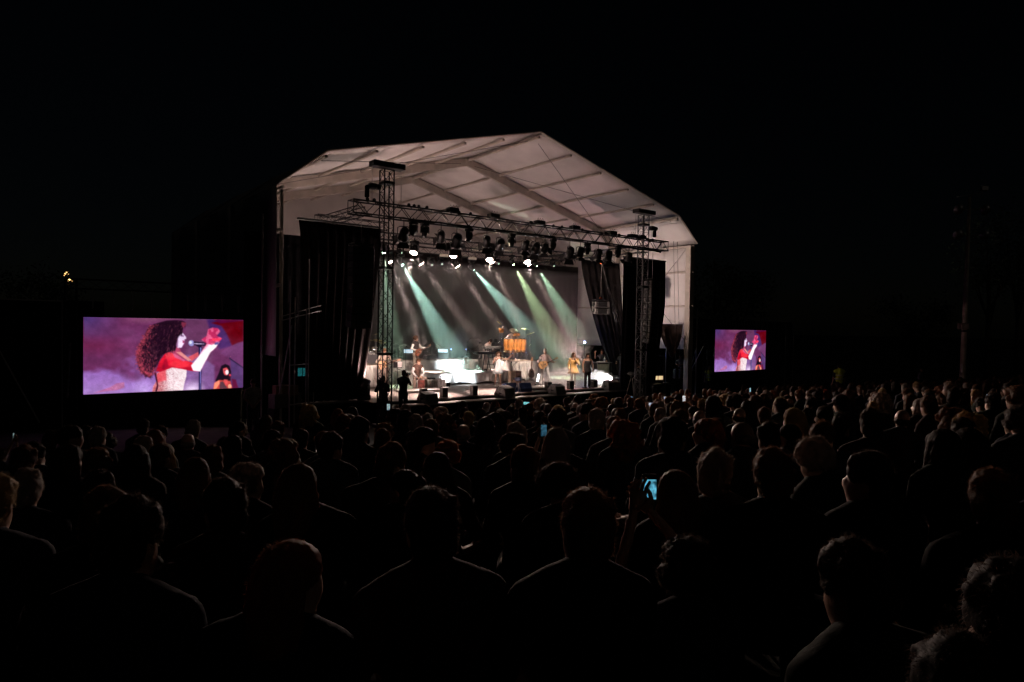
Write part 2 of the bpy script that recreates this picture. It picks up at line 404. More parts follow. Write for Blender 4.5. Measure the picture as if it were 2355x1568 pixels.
# ------------------------------------------------------------------ cloth
def pleated(parent, name, m, shape, w, pleats, amp, nu=None, nv=10, seed=0, thick=0.006):
    """shape(s,t)->(x,z); pleats displace y"""
    r = random.Random(seed); nu = nu or int(pleats * 6); ph = [r.uniform(-0.8, 0.8) for _ in range(60)]; am = [r.uniform(0.5, 1.2) for _ in range(60)]
    vs = []; fs = []
    for j in range(nv + 1):
        t = j / nv
        for i in range(nu + 1):
            s = i / nu; x, z = shape(s, t)
            k = int(s * pleats) % 60
            y = amp * (0.35 + 0.65 * (1 - t)) * am[k] * math.sin(2 * math.pi * pleats * s + ph[k] * 0.3 + 0.5 * math.sin(3 * t + s * 9))
            y += amp * 0.8 * mnoise.noise(Vec((s * w * 0.7, t * 2.2, seed * 3.7)))
            vs.append((x, y, z))
    n = nu + 1
    for j in range(nv):
        for i in range(nu): fs.append((j * n + i, j * n + i + 1, (j + 1) * n + i + 1, (j + 1) * n + i))
    o = G().add(vs, fs).obj(name, m, parent, smooth=True)
    md = o.modifiers.new('thick', 'SOLIDIFY'); md.thickness = thick
    return o
def build_curtains():
    # big black drape left of the stage opening, its right edge pulled back towards the bottom
    t = thing('stage_curtain', 'tall black drape at the left side of the stage, lower edge pulled left', 'curtain', 8.85, 23.9, 0)
    def sh(s, q):
        wtop, wbot = 3.3, 2.28; w = wbot + (wtop - wbot) * q ** 0.8
        return (0.35 * (1 - q) ** 0.5 * 0.6 + s * w, SZ + 0.02 + (7.86 - SZ - 0.02) * q)
    pleated(t, 'cloth', M_DARKCLOTH, sh, 3, 9, 0.10, nv=16, seed=1)
    G().cbox((1.6, -0.02, 7.90), (3.35, 0.09, 0.09), 0.02).obj('header_pipe', M_PLASTIC, t)
    # black drape right of the opening
    t = thing('stage_curtain', 'black drape behind the right speaker column, beside the white tent wall', 'curtain', 24.55, 22.3, 0)
    def sh(s, q):
        return (0.0 + s * (2.55 + 0.70 * min(1, q * 1.6)), 1.0 + (7.58 - 1.0) * q)
    pleated(t, 'cloth', M_BLACK, sh, 3, 7, 0.05, nv=12, seed=2)
    G().cbox((1.62, 0, 7.61), (3.3, 0.07, 0.07), 0.02).obj('header_pipe', M_PLASTIC, t)
    # wing curtain swept aside, right rear
    t = thing('wing_curtain', 'dark wing curtain swept to the right, behind the hanging twin speaker', 'curtain', 26.7, 27.5, 0)
    def sh(s, q):
        x0 = 0.0 + 3.0 * (1 - q) ** 1.35 * 0.95; x1 = 3.2 + 0.75 * (1 - q)
        return (x0 + s * (x1 - x0), 1.2 + (7.95 - 1.2) * q)
    pleated(t, 'cloth', M_DARKCLOTH, sh, 3, 6, 0.07, nv=16, seed=3)
    G().cbox((1.6, 0, 7.98), (3.25, 0.06, 0.06), 0.02).obj('header_pipe', M_PLASTIC, t)
    # black backdrop
    t = thing('backdrop', 'wide black backdrop closing the rear of the stage', 'curtain', 9.2, 32.1, 0)
    pleated(t, 'cloth', M_DARKCLOTH, lambda s, q: (s * 21.7, SZ + (8.1 - SZ) * q), 21, 44, 0.035, nu=240, nv=6, seed=4)
    # brown drape hanging by the right tent post
    t = thing('side_drape', 'brown drape gathered to a point beside the right tent post', 'curtain', 29.1, 23.9, 0)
    def sh(s, q):
        x0 = 0.15 + 1.15 * (1 - q) ** 1.2; x1 = 2.35 - 0.85 * (1 - q) ** 2
        return (x0 + s * (x1 - x0), 2.45 + (4.35 - 2.45) * q)
    pleated(t, 'cloth', mat('brown_drape', (0.22, 0.15, 0.13), 0.9, var=0.2, scale=4), sh, 2, 4, 0.06, nv=10, seed=5)
    # black masking on the left, outside the tent
    t = thing('masking_curtain', 'black masking cloth between the left screen and the stage curtain', 'curtain', 7.3, 25.2, 0)
    pleated(t, 'cloth', M_BLACK, lambda s, q: (s * 2.3, 0.5 + 6.95 * q), 2.3, 8, 0.06, nv=8, seed=6)
    t = thing('masking_curtain', 'black mesh hoarding behind and right of the right screen', 'curtain', 33.2, 25.6, 0)
    pleated(t, 'cloth', mat('hoarding_mesh', (0.016, 0.022, 0.024), 0.85, var=0.3, scale=2), lambda s, q: (s * 13.5, 0.0 + 4.75 * q), 13, 24, 0.05, nv=6, seed=7)
    t = thing('masking_curtain', 'black cloth hoarding at the far left, beyond the left screen', 'curtain', -7.5, 26.0, 0)
    pleated(t, 'cloth', M_BLACK, lambda s, q: (s * 10.5, 0.3 + 4.4 * q), 10, 20, 0.05, nv=6, seed=8)
build_curtains()

def build_risers():
    def riser(label, u0, u1, v0, v1, h, pl, seed, swag=0.0, z=SZ):
        t = thing('riser', label, 'riser', u0, v0, z)
        w, d = u1 - u0, v1 - v0
        G().cbox((w / 2, d / 2, h - 0.05), (w, d, 0.1), 0.02).obj('platform', M_PLASTIC, t)
        G().cbox((w / 2, d / 2, h + .004), (w * .99, d * .99, .008), .002).obj('top_cover', M_WHITECLOTH if h < .7 else M_BEIGE, t)
        for x in (0.08, w - 0.08):
            for y in (0.1, d - 0.1): rod(t, (x, y, 0), (x, y, h - 0.1), 0.025, M_STEEL, 'leg')
        def sh(s, q):
            drop = swag * abs(math.sin(s * math.pi * 3.5)) * 0.12 if swag else 0
            return (s * w, 0.01 + drop * (1 - q) + (h - 0.012 - drop * (1 - q)) * q)
        o = pleated(t, 'front_drape', M_WHITECLOTH, sh, w, pl, 0.035, nv=8, seed=seed); o.location = (0, -0.06, 0)
        o = pleated(t, 'side_drape', M_WHITECLOTH, lambda s, q: (s * d, 0.01 + (h - 0.012) * q), d, max(3, int(pl * d / w)), 0.03, nv=6, seed=seed + 9)
        o.rotation_euler = (0, 0, R(90)); o.location = (-0.05, 0, 0)
        o = pleated(t, 'side_drape', M_WHITECLOTH, lambda s, q: (s * d, 0.01 + (h - 0.012) * q), d, max(3, int(pl * d / w)), 0.03, nv=6, seed=seed + 19)
        o.rotation_euler = (0, 0, R(90)); o.location = (w + 0.05, 0, 0)
        return t
    riser('low white-draped riser carrying the keyboards and the bass player', 15.9, 21.45, 27.25, 29.6, 0.60, 20, 21, swag=1)
    riser('tall back riser with a brightly lit white drape', 15.0, 21.4, 30.2, 31.7, 1.08, 24, 22)
    riser('tall white-draped riser under the congas and cymbals', 21.75, 23.55, 27.55, 31.0, 1.08, 11, 23, swag=1)
    riser('white-draped riser under the drum kit at far left', 12.6, 14.6, 27.75, 30.4, 1.06, 10, 24)
    # low cloth-covered table by the cajon player
    riser('small cloth-covered table with effects pedals beside the kneeling percussionist', 15.65, 16.75, 26.2, 26.7, 0.42, 8, 25)
    for lab, u, v, w, d in [('flat pale plinth lying in front of the seated cajon player', 14.9, 25.3, 2.0, 0.9), ('flat pale plinth under the acoustic guitarist', 20.5, 23.75, 1.6, 1.0)]:
        t = thing('plinth', lab, 'plinth', u, v, SZ)
        G().cbox((0, 0, 0.045), (w, d, 0.09), 0.01).obj('board', M_STEP, t); G().cbox((0, 0, 0.1), (w * 0.99, d * 0.99, 0.02), 0.006).obj('top_sheet', M_WHITE, t)
build_risers()
# ------------------------------------------------------------------ trusses and towers
def box_truss(t, a, b, w, bay, m, rc=0.024, rb=0.011, up=Vec((0, 0, 1)), ladder=False):
    a = Vec(a); b = Vec(b); d = (b - a); L = d.length; d.normalize(); x = d.cross(up).normalized(); y = x.cross(d).normalized()
    cs = [x * (sx * w / 2) + y * (sy * w / 2) for sx, sy in ((-1, -1), (1, -1), (1, 1), (-1, 1))]
    for c in cs: rod(t, a + c, b + c, rc, m, 'chord', 8)
    n = max(1, int(round(L / bay)))
    for k in range(4):
        c0, c1 = cs[k], cs[(k + 1) % 4]
        for i in range(n):
            p, q = a + d * (L * i / n), a + d * (L * (i + 1) / n)
            if ladder and k % 2 == 1:
                rod(t, p + c0, p + c1, rb, m, 'rung'); rod(t, (p + c0 if i % 2 else p + c1), (q + c1 if i % 2 else q + c0), rb, m, 'brace')
            elif i % 2: rod(t, p + c0, q + c1, rb, m, 'brace')
            else: rod(t, p + c1, q + c0, rb, m, 'brace')
    for p in (a, b):
        for k in range(4): rod(t, p + cs[k], p + cs[(k + 1) % 4], rb, m, 'end_bar')
    return x, y
def build_trusses():
    t = thing('lighting_truss', 'long black box truss spanning the stage front between the two towers', 'truss', 0, 0, 0)
    box_truss(t, (9.5, 20.9, 8.03), (25.95, 20.9, 8.10), 0.44, 0.42, M_TRUSS, .03, .015)
    r = random.Random(5)
    for i in range(26):
        u = 9.8 + r.random() * 15.9
        G().ell((u, 20.9 - 0.21, 8.31), (0.07, 0.05, 0.07), 8, 6).obj('clamp', M_PLASTIC, t, True)
    for u in (13.45, 15.35, 17.7, 19.7, 22.0, 23.4, 24.0):
        G().cbox((u, 20.72, 8.36), (0.44, 0.3, 0.16), 0.02).obj('dimmer_box', M_PLASTIC, t)
        for k in range(3): G().tube([(u - 0.15 + 0.12 * k, 20.7, 8.43), (u - 0.1 + 0.12 * k, 20.68, 8.55), (u - 0.05 + 0.14 * k, 20.7, 8.42)], 0.008, 5).obj('cable_loop', M_PLASTIC, t)
    pts = [(10.9 + 0.5 * i, 20.68, 7.80 + 0.04 * math.sin(i * 1.9)) for i in range(30)]
    G().tube(pts, 0.03, 6).obj('cable_bundle', M_PLASTIC, t)
    for name, lab, a, b in [('lighting_truss', 'rear box truss carrying the upper row of wash lights', (11.5, 28.0, 8.2), (27.2, 28.0, 8.2)),
                            ('lighting_truss', 'rearmost box truss carrying the lower row of beam lights', (11.5, 30.6, 8.05), (28.2, 30.6, 8.05)),
                            ('lighting_truss', 'side truss running from the right tower back into the stage', (24.95, 21.2, 7.95), (24.95, 31.0, 7.95)),
                            ('lighting_truss', 'short side truss behind the left tower above the black drape', (10.0, 21.2, 7.98), (10.0, 24.4, 7.98)),
                            ('lighting_truss', 'slim truss along the top of the left stage drape', (9.7, 24.4, 8.05), (12.6, 24.4, 8.05))]:
        t = thing(name, lab, 'truss', 0, 0, 0)
        box_truss(t, a, b, 0.32, 0.45, M_TRUSS, 0.02, 0.009)
    # towers with head block, chain and motor
    for side, lab, u in (('l', 'left truss tower in black silhouette with a dark head block at its top', 10.84), ('r', 'right metal truss tower in front of the speaker column', 24.36)):
        t = thing('truss_tower', lab, 'tower', u, 20.9, 0)
        m = M_TRUSS if side == 'l' else mat('stage_lit_alloy', (0.16, 0.16, 0.165), 0.4, metal=0.8, var=0.2, scale=8)  # silhouette darkness and stage light put into the two tower colours
        box_truss(t, (0, 0, 0.3), (0, 0, 9.45), 0.36, 0.40, m, 0.026, 0.011, up=Vec((0, 1, 0)), ladder=True)
        G().cbox((0, 0, 0.24), (1.1, 1.1, 0.12), 0.02).obj('base_plate', M_STEEL, t)
        for sx in (-1, 1):
            for sy in (-1, 1): rod(t, (sx * 0.5, sy * 0.5, 0.0), (sx * 0.5, sy * 0.5, 0.3), 0.03, M_STEEL, 'jack_foot')
        for z in (3.05, 6.05, 9.0): G().cbox((0, 0, z), (0.42, 0.42, 0.09), 0.01).obj('splice_collar', M_TRUSS, t)
        G().cbox((0, -0.03, 9.60), (1.22, 0.42, 0.19), 0.02).obj('head_block', M_PLASTIC, t)
        G().cbox((0, 0, 8.05), (0.62, 0.62, 0.5), 0.03).obj('sleeve_block', mat('sleeve', (0.02, 0.02, 0.02), 0.6), t) if False else None
        for sx in (-0.56, 0.56): rod(t, (sx, 0, 9.52), (sx, 0, 8.3), 0.009, M_STEEL, 'chain', 5)
        hx = -0.58 if side == 'l' else 0.62
        h = thing('chain_hoist', 'black chain hoist motor hanging beside the %s tower' % ('left' if side == 'l' else 'right'), 'hoist', u + hx, 20.9, 0)
        zz = 8.82 if side == 'l' else 8.9
        G().cbox((0.03, 0, zz), (0.30, 0.22, 0.20), 0.04).obj('motor', M_PLASTIC, h); G().lathe([(0.0, 0), (0.10, 0.0), (0.10, 0.16), (0.0, 0.16)], 12, (0.16, 0, zz), Matrix.Rotation(R(90), 3, 'Y')).obj('motor_cover', M_PLASTIC, h, True)
        G().cbox((-0.17 if side == 'l' else 0.2, 0, zz - 0.2), (0.13, 0.16, 0.42), 0.03).obj('chain_bag', M_BLACK, h)
        rod(h, (0.02, 0, zz), (0.02, 0, 9.5), 0.009, M_STEEL, 'chain', 5); rod(h, (0.02, 0, zz - 0.1), (0.02, 0, 8.3), 0.012, M_STEEL, 'hook_chain', 5)
build_trusses()

# ------------------------------------------------------------------ lamps
_cache = {}
def cm(key, fn):
    if key not in _cache: _cache[key] = fn()
    return _cache[key]
def lens_mat(col, es):
    return mat('lens_%d_%d_%d_%d' % (col[0] * 99, col[1] * 99, col[2] * 99, es * 10), (0.6, 0.6, 0.6), 0.2, var=0, emit=col, es=es)
LN = {'n': 0}
def fresnel(label, u, z, az, tilt, s=1.0, v=20.9, power=0, tgt=None, col=(1, 0.8, 0.68), deg=24):
    t = thing('stage_lamp', label, 'stage lamp', u, v, z, az, group='fresnel lamps on the front truss')
    rod(t, (0, 0, 0), (0, 0, -0.22 * s), 0.016, M_PLASTIC, 'hanging_pin')
    def yk():
        return G().tube([(-0.19, 0, -0.45), (-0.19, 0, -0.24), (-0.12, 0, -0.2), (0.12, 0, -0.2), (0.19, 0, -0.24), (0.19, 0, -0.45)], 0.016, 6).mesh('yoke')
    def bd():
        return G().lathe([(0.06, -0.26), (0.11, -0.24), (0.14, -0.16), (0.15, 0.10), (0.17, 0.12), (0.17, 0.17), (0.14, 0.17)], 16).cbox((0, 0.13, -0.06), (0.12, 0.06, 0.22), 0.02).mesh('housing', True)
    def bdr():
        return G().add([(-0.13, 0, 0), (0.13, 0, 0), (0.20, 0.02, 0.20), (-0.20, 0.02, 0.20), (-0.13, 0.008, 0), (0.13, 0.008, 0), (0.20, 0.028, 0.20), (-0.20, 0.028, 0.20)],
                       [(0, 1, 2, 3), (7, 6, 5, 4), (0, 4, 5, 1), (1, 5, 6, 2), (2, 6, 7, 3), (3, 7, 4, 0)]).mesh('barn_door')
    y = link('yoke', cm('f_yoke', yk), M_PLASTIC, t); y.scale = (s,) * 3
    b = link('housing', cm('f_body', bd), M_PLASTIC, t); b.scale = (s,) * 3; b.location = (0, 0, -0.45 * s)
    b.rotation_euler = (R(tilt), 0, 0)
    for k in range(4):
        d = link('barn_door', cm('f_door', bdr), M_PLASTIC, b)
        op = rnd.choice((18, 35, 60))
        d.matrix_basis = Matrix.Rotation(R(90 * k), 4, 'Z') @ Matrix.Translation((0, 0.16, 0.17)) @ Matrix.Rotation(R(-op), 4, 'X')
    e = link('lens', cm('f_lens' + str(power > 0), lambda: G().lathe([(0, 0.172), (0.135, 0.165), (0.135, 0.16), (0, 0.16)], 14).mesh('lens')), lens_mat((1, .82, .7), 6.0) if power else M_CHROME, b)
    if power:
        p = W(*tgt) - W(u, v, z - 0.45 * s); p = Vec((p.dot(UX), p.dot(VX), p.z))
        q = Matrix.Rotation(R(-az), 3, 'Z') @ p
        b.rotation_euler = (0, 0, 0); b.rotation_mode = 'QUATERNION'; b.rotation_quaternion = q.to_track_quat('Z', 'Y')
        spot('lamp_beam', t, Vec((0, 0, -0.45 * s)) + q.normalized() * 0.36, Vec((0, 0, -0.45 * s)) + q, power, col, deg, 1.0, 0.08)
    return t
def moving_head(label, u, v, z, tgt, lr=0.16, col=(1, 0.85, 0.8), es=30.0, power=0, deg=11, blend=0.35, s=1.0, hang=True, group='moving heads on the rear trusses', a=0, lcol=None, rad=None, spill=0):
    t = thing('moving_head', label, 'stage lamp', u, v, z, a, group=group)
    sg = -1 if hang else 1
    piv = Vec((0, 0, sg * 0.42 * s))
    d = W(*tgt) - (W(u, v, z) + Vec((0, 0, piv.z))); d = Vec((d.dot(UX), d.dot(VX), d.z)); d = Matrix.Rotation(R(-a), 3, 'Z') @ d
    az = math.atan2(d.y, d.x) - math.pi / 2
    G().cbox((0, 0, sg * 0.08 * s), (0.36 * s, 0.30 * s, 0.15 * s), 0.03).obj('base', M_PLASTIC, t)
    if hang: rod(t, (0, 0, 0), (0, 0, 0.12), 0.03, M_PLASTIC, 'clamp')
    else:
        for sx in (-1, 1): G().cbox((sx * 0.15 * s, 0, 0.012), (0.05, 0.26 * s, 0.024), 0.005).obj('foot', M_PLASTIC, t)
    yk = link('yoke', cm(('m_yoke', sg), lambda: G().cbox((-0.19, 0, sg * 0.34), (0.06, 0.14, 0.30), 0.025).cbox((0.19, 0, sg * 0.34), (0.06, 0.14, 0.30), 0.025).cbox((0, 0, sg * 0.185), (0.40, 0.16, 0.05), 0.015).mesh('yoke')), M_PLASTIC, t)
    yk.scale = (s,) * 3; yk.rotation_euler = (0, 0, az)
    k = max(0.05, lr)
    h = link('head', cm(('m_head', round(lr, 2)), lambda: G().lathe([(0.05, -0.22), (0.13, -0.20), (0.16, -0.10), (0.16, 0.03), (k + 0.02, 0.14), (k + 0.02, 0.22), (k, 0.22)], 16).mesh('head', True)), M_PLASTIC, t)
    h.scale = (s,) * 3; h.location = piv; h.rotation_mode = 'QUATERNION'; h.rotation_quaternion = d.to_track_quat('Z', 'Y')
    link('lens', cm(('m_lens', round(lr, 2), col, es), lambda: G().lathe([(0, 0.235), (lr * 0.6, 0.232), (lr, 0.215), (lr, 0.2), (0, 0.2)], 18).mesh('lens', True)), lens_mat(lcol or col, es) if es else M_CHROME, h)
    if spill: disc('lens_spill', t, piv + d.normalized() * (.27 * s), (12.5 - u, 11.0 - v, 4.5 - z), spill, (1, .74, .62), lr * 2, 56)
    if power:
        n = d.normalized(); (spot('beam', t, piv + n * (0.25 * s), piv + d, power, col, deg, blend, rad if rad else lr * 0.7 * s) )
    return t
def disc(name, parent, loc, target, power, col, size, spread):
    l = bpy.data.lights.new(name, 'AREA'); l.shape = 'DISK'; l.size = size; l.energy = power; l.color = col; l.spread = R(spread)
    o = bpy.data.objects.new(name, l); COL.objects.link(o); o.parent = parent
    d = Vec(target) - Vec(loc); o.matrix_basis = Matrix.Translation(Vec(loc)) @ d.to_track_quat('-Z', 'Y').to_matrix().to_4x4(); return o
def FL(x, y, z=SZ):
    r = ray(x, y); return uvz(CAMP + r * ((z - CZ) / r.z))
WASH = (1.0, 0.70, 0.62); GRN = (0.62, 1.0, 0.66); GRN2 = (0.70, 1.0, 0.52); TEAL = (0.56, 1.0, 0.80)
SPILL = 120
PW, PG = 18000, 30000
def build_lamps():
    # front truss: fresnels with barn doors and moving heads
    rowF = [(300, 'f', 1.15), (400, 'm', 0.8), (520, 'm', .8), (690, 'f', 1), (855, 'f', 1.25), (985, 'm', .8), (1170, 'f', 1), (1310, 'f', 1.1), (1430, 'm', .8), (1575, 'f', .95), (1680, 'f', 1.1),
            (1780, 'f', .95), (1865, 'm', .75), (2040, 'f', 1.15), (2150, 'f', 1), (2225, 'm', .75), (2340, 'f', 1.), (2450, 'f', 1.05), (2545, 'm', .75), (2660, 'f', .95)]
    nf = nm = 0; ords = ['first', 'second', 'third', 'fourth', 'fifth', 'sixth', 'seventh', 'eighth', 'ninth', 'tenth', 'eleventh', 'twelfth', 'thirteenth', 'fourteenth', 'fifteenth']
    WW = (1, .80, .68); CW = (.76, .90, 1.0)
    key = {1: ((13.7, 28.0, 2.2), 3000, 14, WW), 2: ((16.2, 28.2, 2.7), 4500, 12, WW), 3: ((15.5, 26.4, 2.0), 3500, 11, WW), 4: ((18.5, 27.3, 1.45), 22000, 10, CW), 5: ((19.55, 30.2, 1.85), 44000, 10.5, CW),
           6: ((19.65, 25.9, 2.0), 3600, 9, (1, .88, .8)), 7: ((20.6, 28.3, 2.6), 3800, 11, WW), 8: ((22.7, 28.4, 2.9), 7000, 13, WW), 9: ((22.6, 27.6, 1.8), 4500, 12, WW), 10: ((20.8, 23.8, 2.0), 2600, 12, WW), 11: ((22.55, 23.6, 2.2), 2800, 11, WW), 12: ((22.8, 23.2, 2.2), 1500, 10, WW), 13: ((25.0, 24.3, 2.2), 500, 14, WW)}
    for zx, k, s in rowF:
        x = (1500 + zx / 2.617) * 0.5747; u = UVZ(x, 560, 20.9)[0]
        if k == 'f':
            pw = key.get(nf + 1); nf += 1
            fresnel('black fresnel lamp with barn doors, %s from the left on the front truss' % ords[nf - 1], u, 7.80, rnd.uniform(-25, 25), rnd.uniform(-150, -115), s,
                    power=pw[1] if pw else 0, tgt=pw[0] if pw else None, deg=pw[2] if pw else 20, col=pw[3] if pw else WW)
        else:
            nm += 1
            moving_head('unlit moving head hanging on the front truss, %s of its kind from the left' % ords[nm - 1], u, 20.9, 7.80, (u + rnd.uniform(-1, 1), 22.3, 3), 0.10, es=0, s=s, group='unlit moving heads on the front truss')
    # lit wash lights, two rows
    A = [((953, 573), (862, 905), 11000), ((1043, 581), (990, 908), 15000), ((1125, 590), (1135, 900), 12000), ((1210, 595), (1290, 890), 9000)]
    for i, (p, q, pw) in enumerate(A):
        u, v, z = UVZ(p[0], p[1], 28.0)
        moving_head('large glowing pinkish wash light, %s from the left in the upper row' % ords[i], u, v, z + 0.42, FL(*q), 0.19, WASH, 40.0, pw, 21, 1.0, spill=SPILL)
    B = [((895, 593), (1010, 890)), ((963, 599), (1170, 880)), ((1047, 605), (1235, 880)), ((1128, 596), (1255, 880)), ((1214, 601), (1362, 880))]  # last two are added lamps that supply beams for the upper row
    for i, (p, q) in enumerate(B):
        u, v, z = UVZ(p[0], p[1], 30.5)
        moving_head('glowing pinkish wash light, %s from the left in the lower row' % ords[i], u, v, z + 0.42, UVZ(p[0] + (q[0] - p[0]) * .8, p[1] + (q[1] - p[1]) * .8, 28.5), 0.18, WASH, 40.0, PW, 9.5, 0.5)
    Gs = [((921, 603), (1090, 900), TEAL), ((1084, 616), (1340, 900), TEAL), ((1177, 603), (1330, 890), GRN2), ((1230, 607), (1400, 890), GRN), ((882, 575), (905, 900), GRN)]
    for i, (p, q, c) in enumerate(Gs):
        u, v, z = UVZ(p[0], p[1], 29.9)
        moving_head('small moving head throwing a green beam, %s' % ['left of the stage centre', 'at the stage centre', 'right of centre with yellow-green beam', 'rightmost of the lit ones', 'seen through the left tower'][i],
                    u, v, z + 0.42, UVZ(p[0] + (q[0] - p[0]) * .8, p[1] + (q[1] - p[1]) * .8, 28.2), 0.085, c, 60.0, PG * (1.25 if i < 2 else 0.9) * (0.3 if i == 4 else 1), 16.5, 0.25, s=0.9, rad=.03)
    for i, (x, y) in enumerate([(920, 581), (1013, 607), (1143, 606), (1270, 611), (990, 609)]):
        u, v, z = UVZ(x, y, 30.4)
        moving_head('dim moving head with a faint green lens, %s on the rear truss' % ords[i], u, v, z + 0.42, (u - 1, 20, 2.5), 0.07, GRN, 0.7, 0, s=0.85)
    # pale blinder panels
    pn = [(940, 551), (890, 552), (1000, 560), (1062, 565), (1110, 561), (1185, 575), (1024, 583)]
    for i, (x, y) in enumerate([(945, 555), (1093, 573), (1020, 587), (1165, 578), (1085, 594)]):
        u, v, z = UVZ(x, y, 29.4)
        t = thing('blinder_lamp', 'pale rectangular blinder lamp under the rear trusses, %s from the top left' % ords[i], 'stage lamp', u, v, z, -15, group='blinder lamps under the rear trusses')
        G().cbox((0, 0, 0), (0.52, 0.12, 0.2), 0.02).obj('housing', M_PLASTIC, t); G().cbox((0, -0.065, 0), (0.46, 0.02, 0.15), 0.01).obj('reflector', mat('blinder_face', (0.6, 0.52, 0.42), 0.4, var=0.1, emit=(1, .8, .6), es=0.10), t)
        rod(t, (-0.2, 0, 0.1), (-0.2, 0, 0.5), 0.012, M_PLASTIC, 'hanger'); rod(t, (0.2, 0, 0.1), (0.2, 0, 0.5), 0.012, M_PLASTIC, 'hanger')
    # floor beams on the tall rear riser
    for i, (p, q, c, pw, lab) in enumerate([((905, 803), (968, 725), (0.80, 1.0, 0.78), 2500, 'floor moving head beaming up-right beside the left tower'),
                                       ((987, 798), (1100, 728), (0.95, 1.0, 0.70), 2200, 'floor moving head beaming up-right behind the bass guitar neck'),
                                       ((1090, 790), (1113, 778), (1.0, 0.95, 0.8), 700, 'small floor lamp with a short beam left of the keyboard player')]):
        u, v, z = UVZ(p[0], p[1], 30.55); tg = UVZ(q[0], q[1], 31.2)
        moving_head(lab, u, v, SZ + 1.085, (u + (tg[0] - u) * 3, v + (tg[1] - v) * 3, z + (tg[2] - z) * 3), 0.09, c, 70.0, pw, 16, 0.5, s=max(0.8, (z - SZ - 1.085) / 0.42), hang=False, group='floor moving heads')
    # moving head on the left stage lip, washing the tent lining
    moving_head('black floor moving head at the left stage lip with a pale base lamp', 11.42, 23.75, SZ, (17.0, 25.6, 12.0), 0.13, (1.0, 0.68, 0.63), 2.0, 1900, 165, 0.6, s=1.25, hang=False, group='floor moving heads', rad=0.12)
    moving_head('added fill lamp at the left stage lip brightening the right tent wall', 10.75, 24.1, SZ, (31.5, 25.3, 7.4), 0.13, (1.0, 0.76, 0.68), 2.0, 9500, 27, 0.9, s=1.0, hang=False, group='floor moving heads', rad=0.06)  # added lamp, put in to brighten the right wall
    moving_head('added fill lamp hidden in the left wing behind the black drape', 10.6, 26.5, SZ, (13.0, 27.5, 12.0), 0.13, (1.0, 0.74, 0.66), 1.0, 600, 150, 0.8, s=1.1, hang=False, group='floor moving heads', rad=0.12)  # unseen fill, added to light the left wall and roof lining
    moving_head('added pink fill lamp hidden in the right wing behind the swept curtain', 28.6, 29.6, SZ, (23.5, 27.0, 11.5), 0.13, (1.0, 0.55, 0.56), 1.0, 900, 130, 0.9, s=1.1, hang=False, group='floor moving heads', rad=0.12)  # unseen fill, added to turn the right roof pinker
    for lab, u in (('left', 13.5), ('right', 25.5)):
        moving_head('added fill lamp unseen behind the black backdrop, %s one' % lab, u, 35.5, 0.0, (19.5, 38.0, 11.0), 0.13, (1.0, 0.70, 0.64), 1.0, 620, 150, 0.8, s=1.1, hang=False, group='floor moving heads', rad=0.12)  # unseen pair added to light the gable wall and rear bays
    # blue worklight on a stand behind the black-dressed singer
    u, v, z = UVZ(1344, 787, 26.8)
    t = thing('work_light', 'small bright blue lamp on a stand behind the backing singer in black', 'lamp', u, v, SZ)
    rod(t, (0, 0, 0.02), (0, 0, z - SZ - 0.05), 0.014, M_PLASTIC, 'pole'); G().lathe([(0.2, 0), (0.2, 0.02), (0.02, 0.03)], 12).obj('base', M_PLASTIC, t)
    G().ell((0, 0, z - SZ), 0.06).obj('bulb', mat('blue_bulb', (0.3, 0.4, 0.9), 0.3, var=0, emit=(0.35, 0.5, 1.0), es=30), t, True)
    l = bpy.data.lights.new('blue_glow', 'POINT'); l.energy = 45; l.color = (0.12, 0.25, 1.0); l.shadow_soft_size = 0.07
    o = bpy.data.objects.new('blue_glow', l); COL.objects.link(o); o.parent = t; o.location = (0.0, 0.12, z - SZ)
build_lamps()

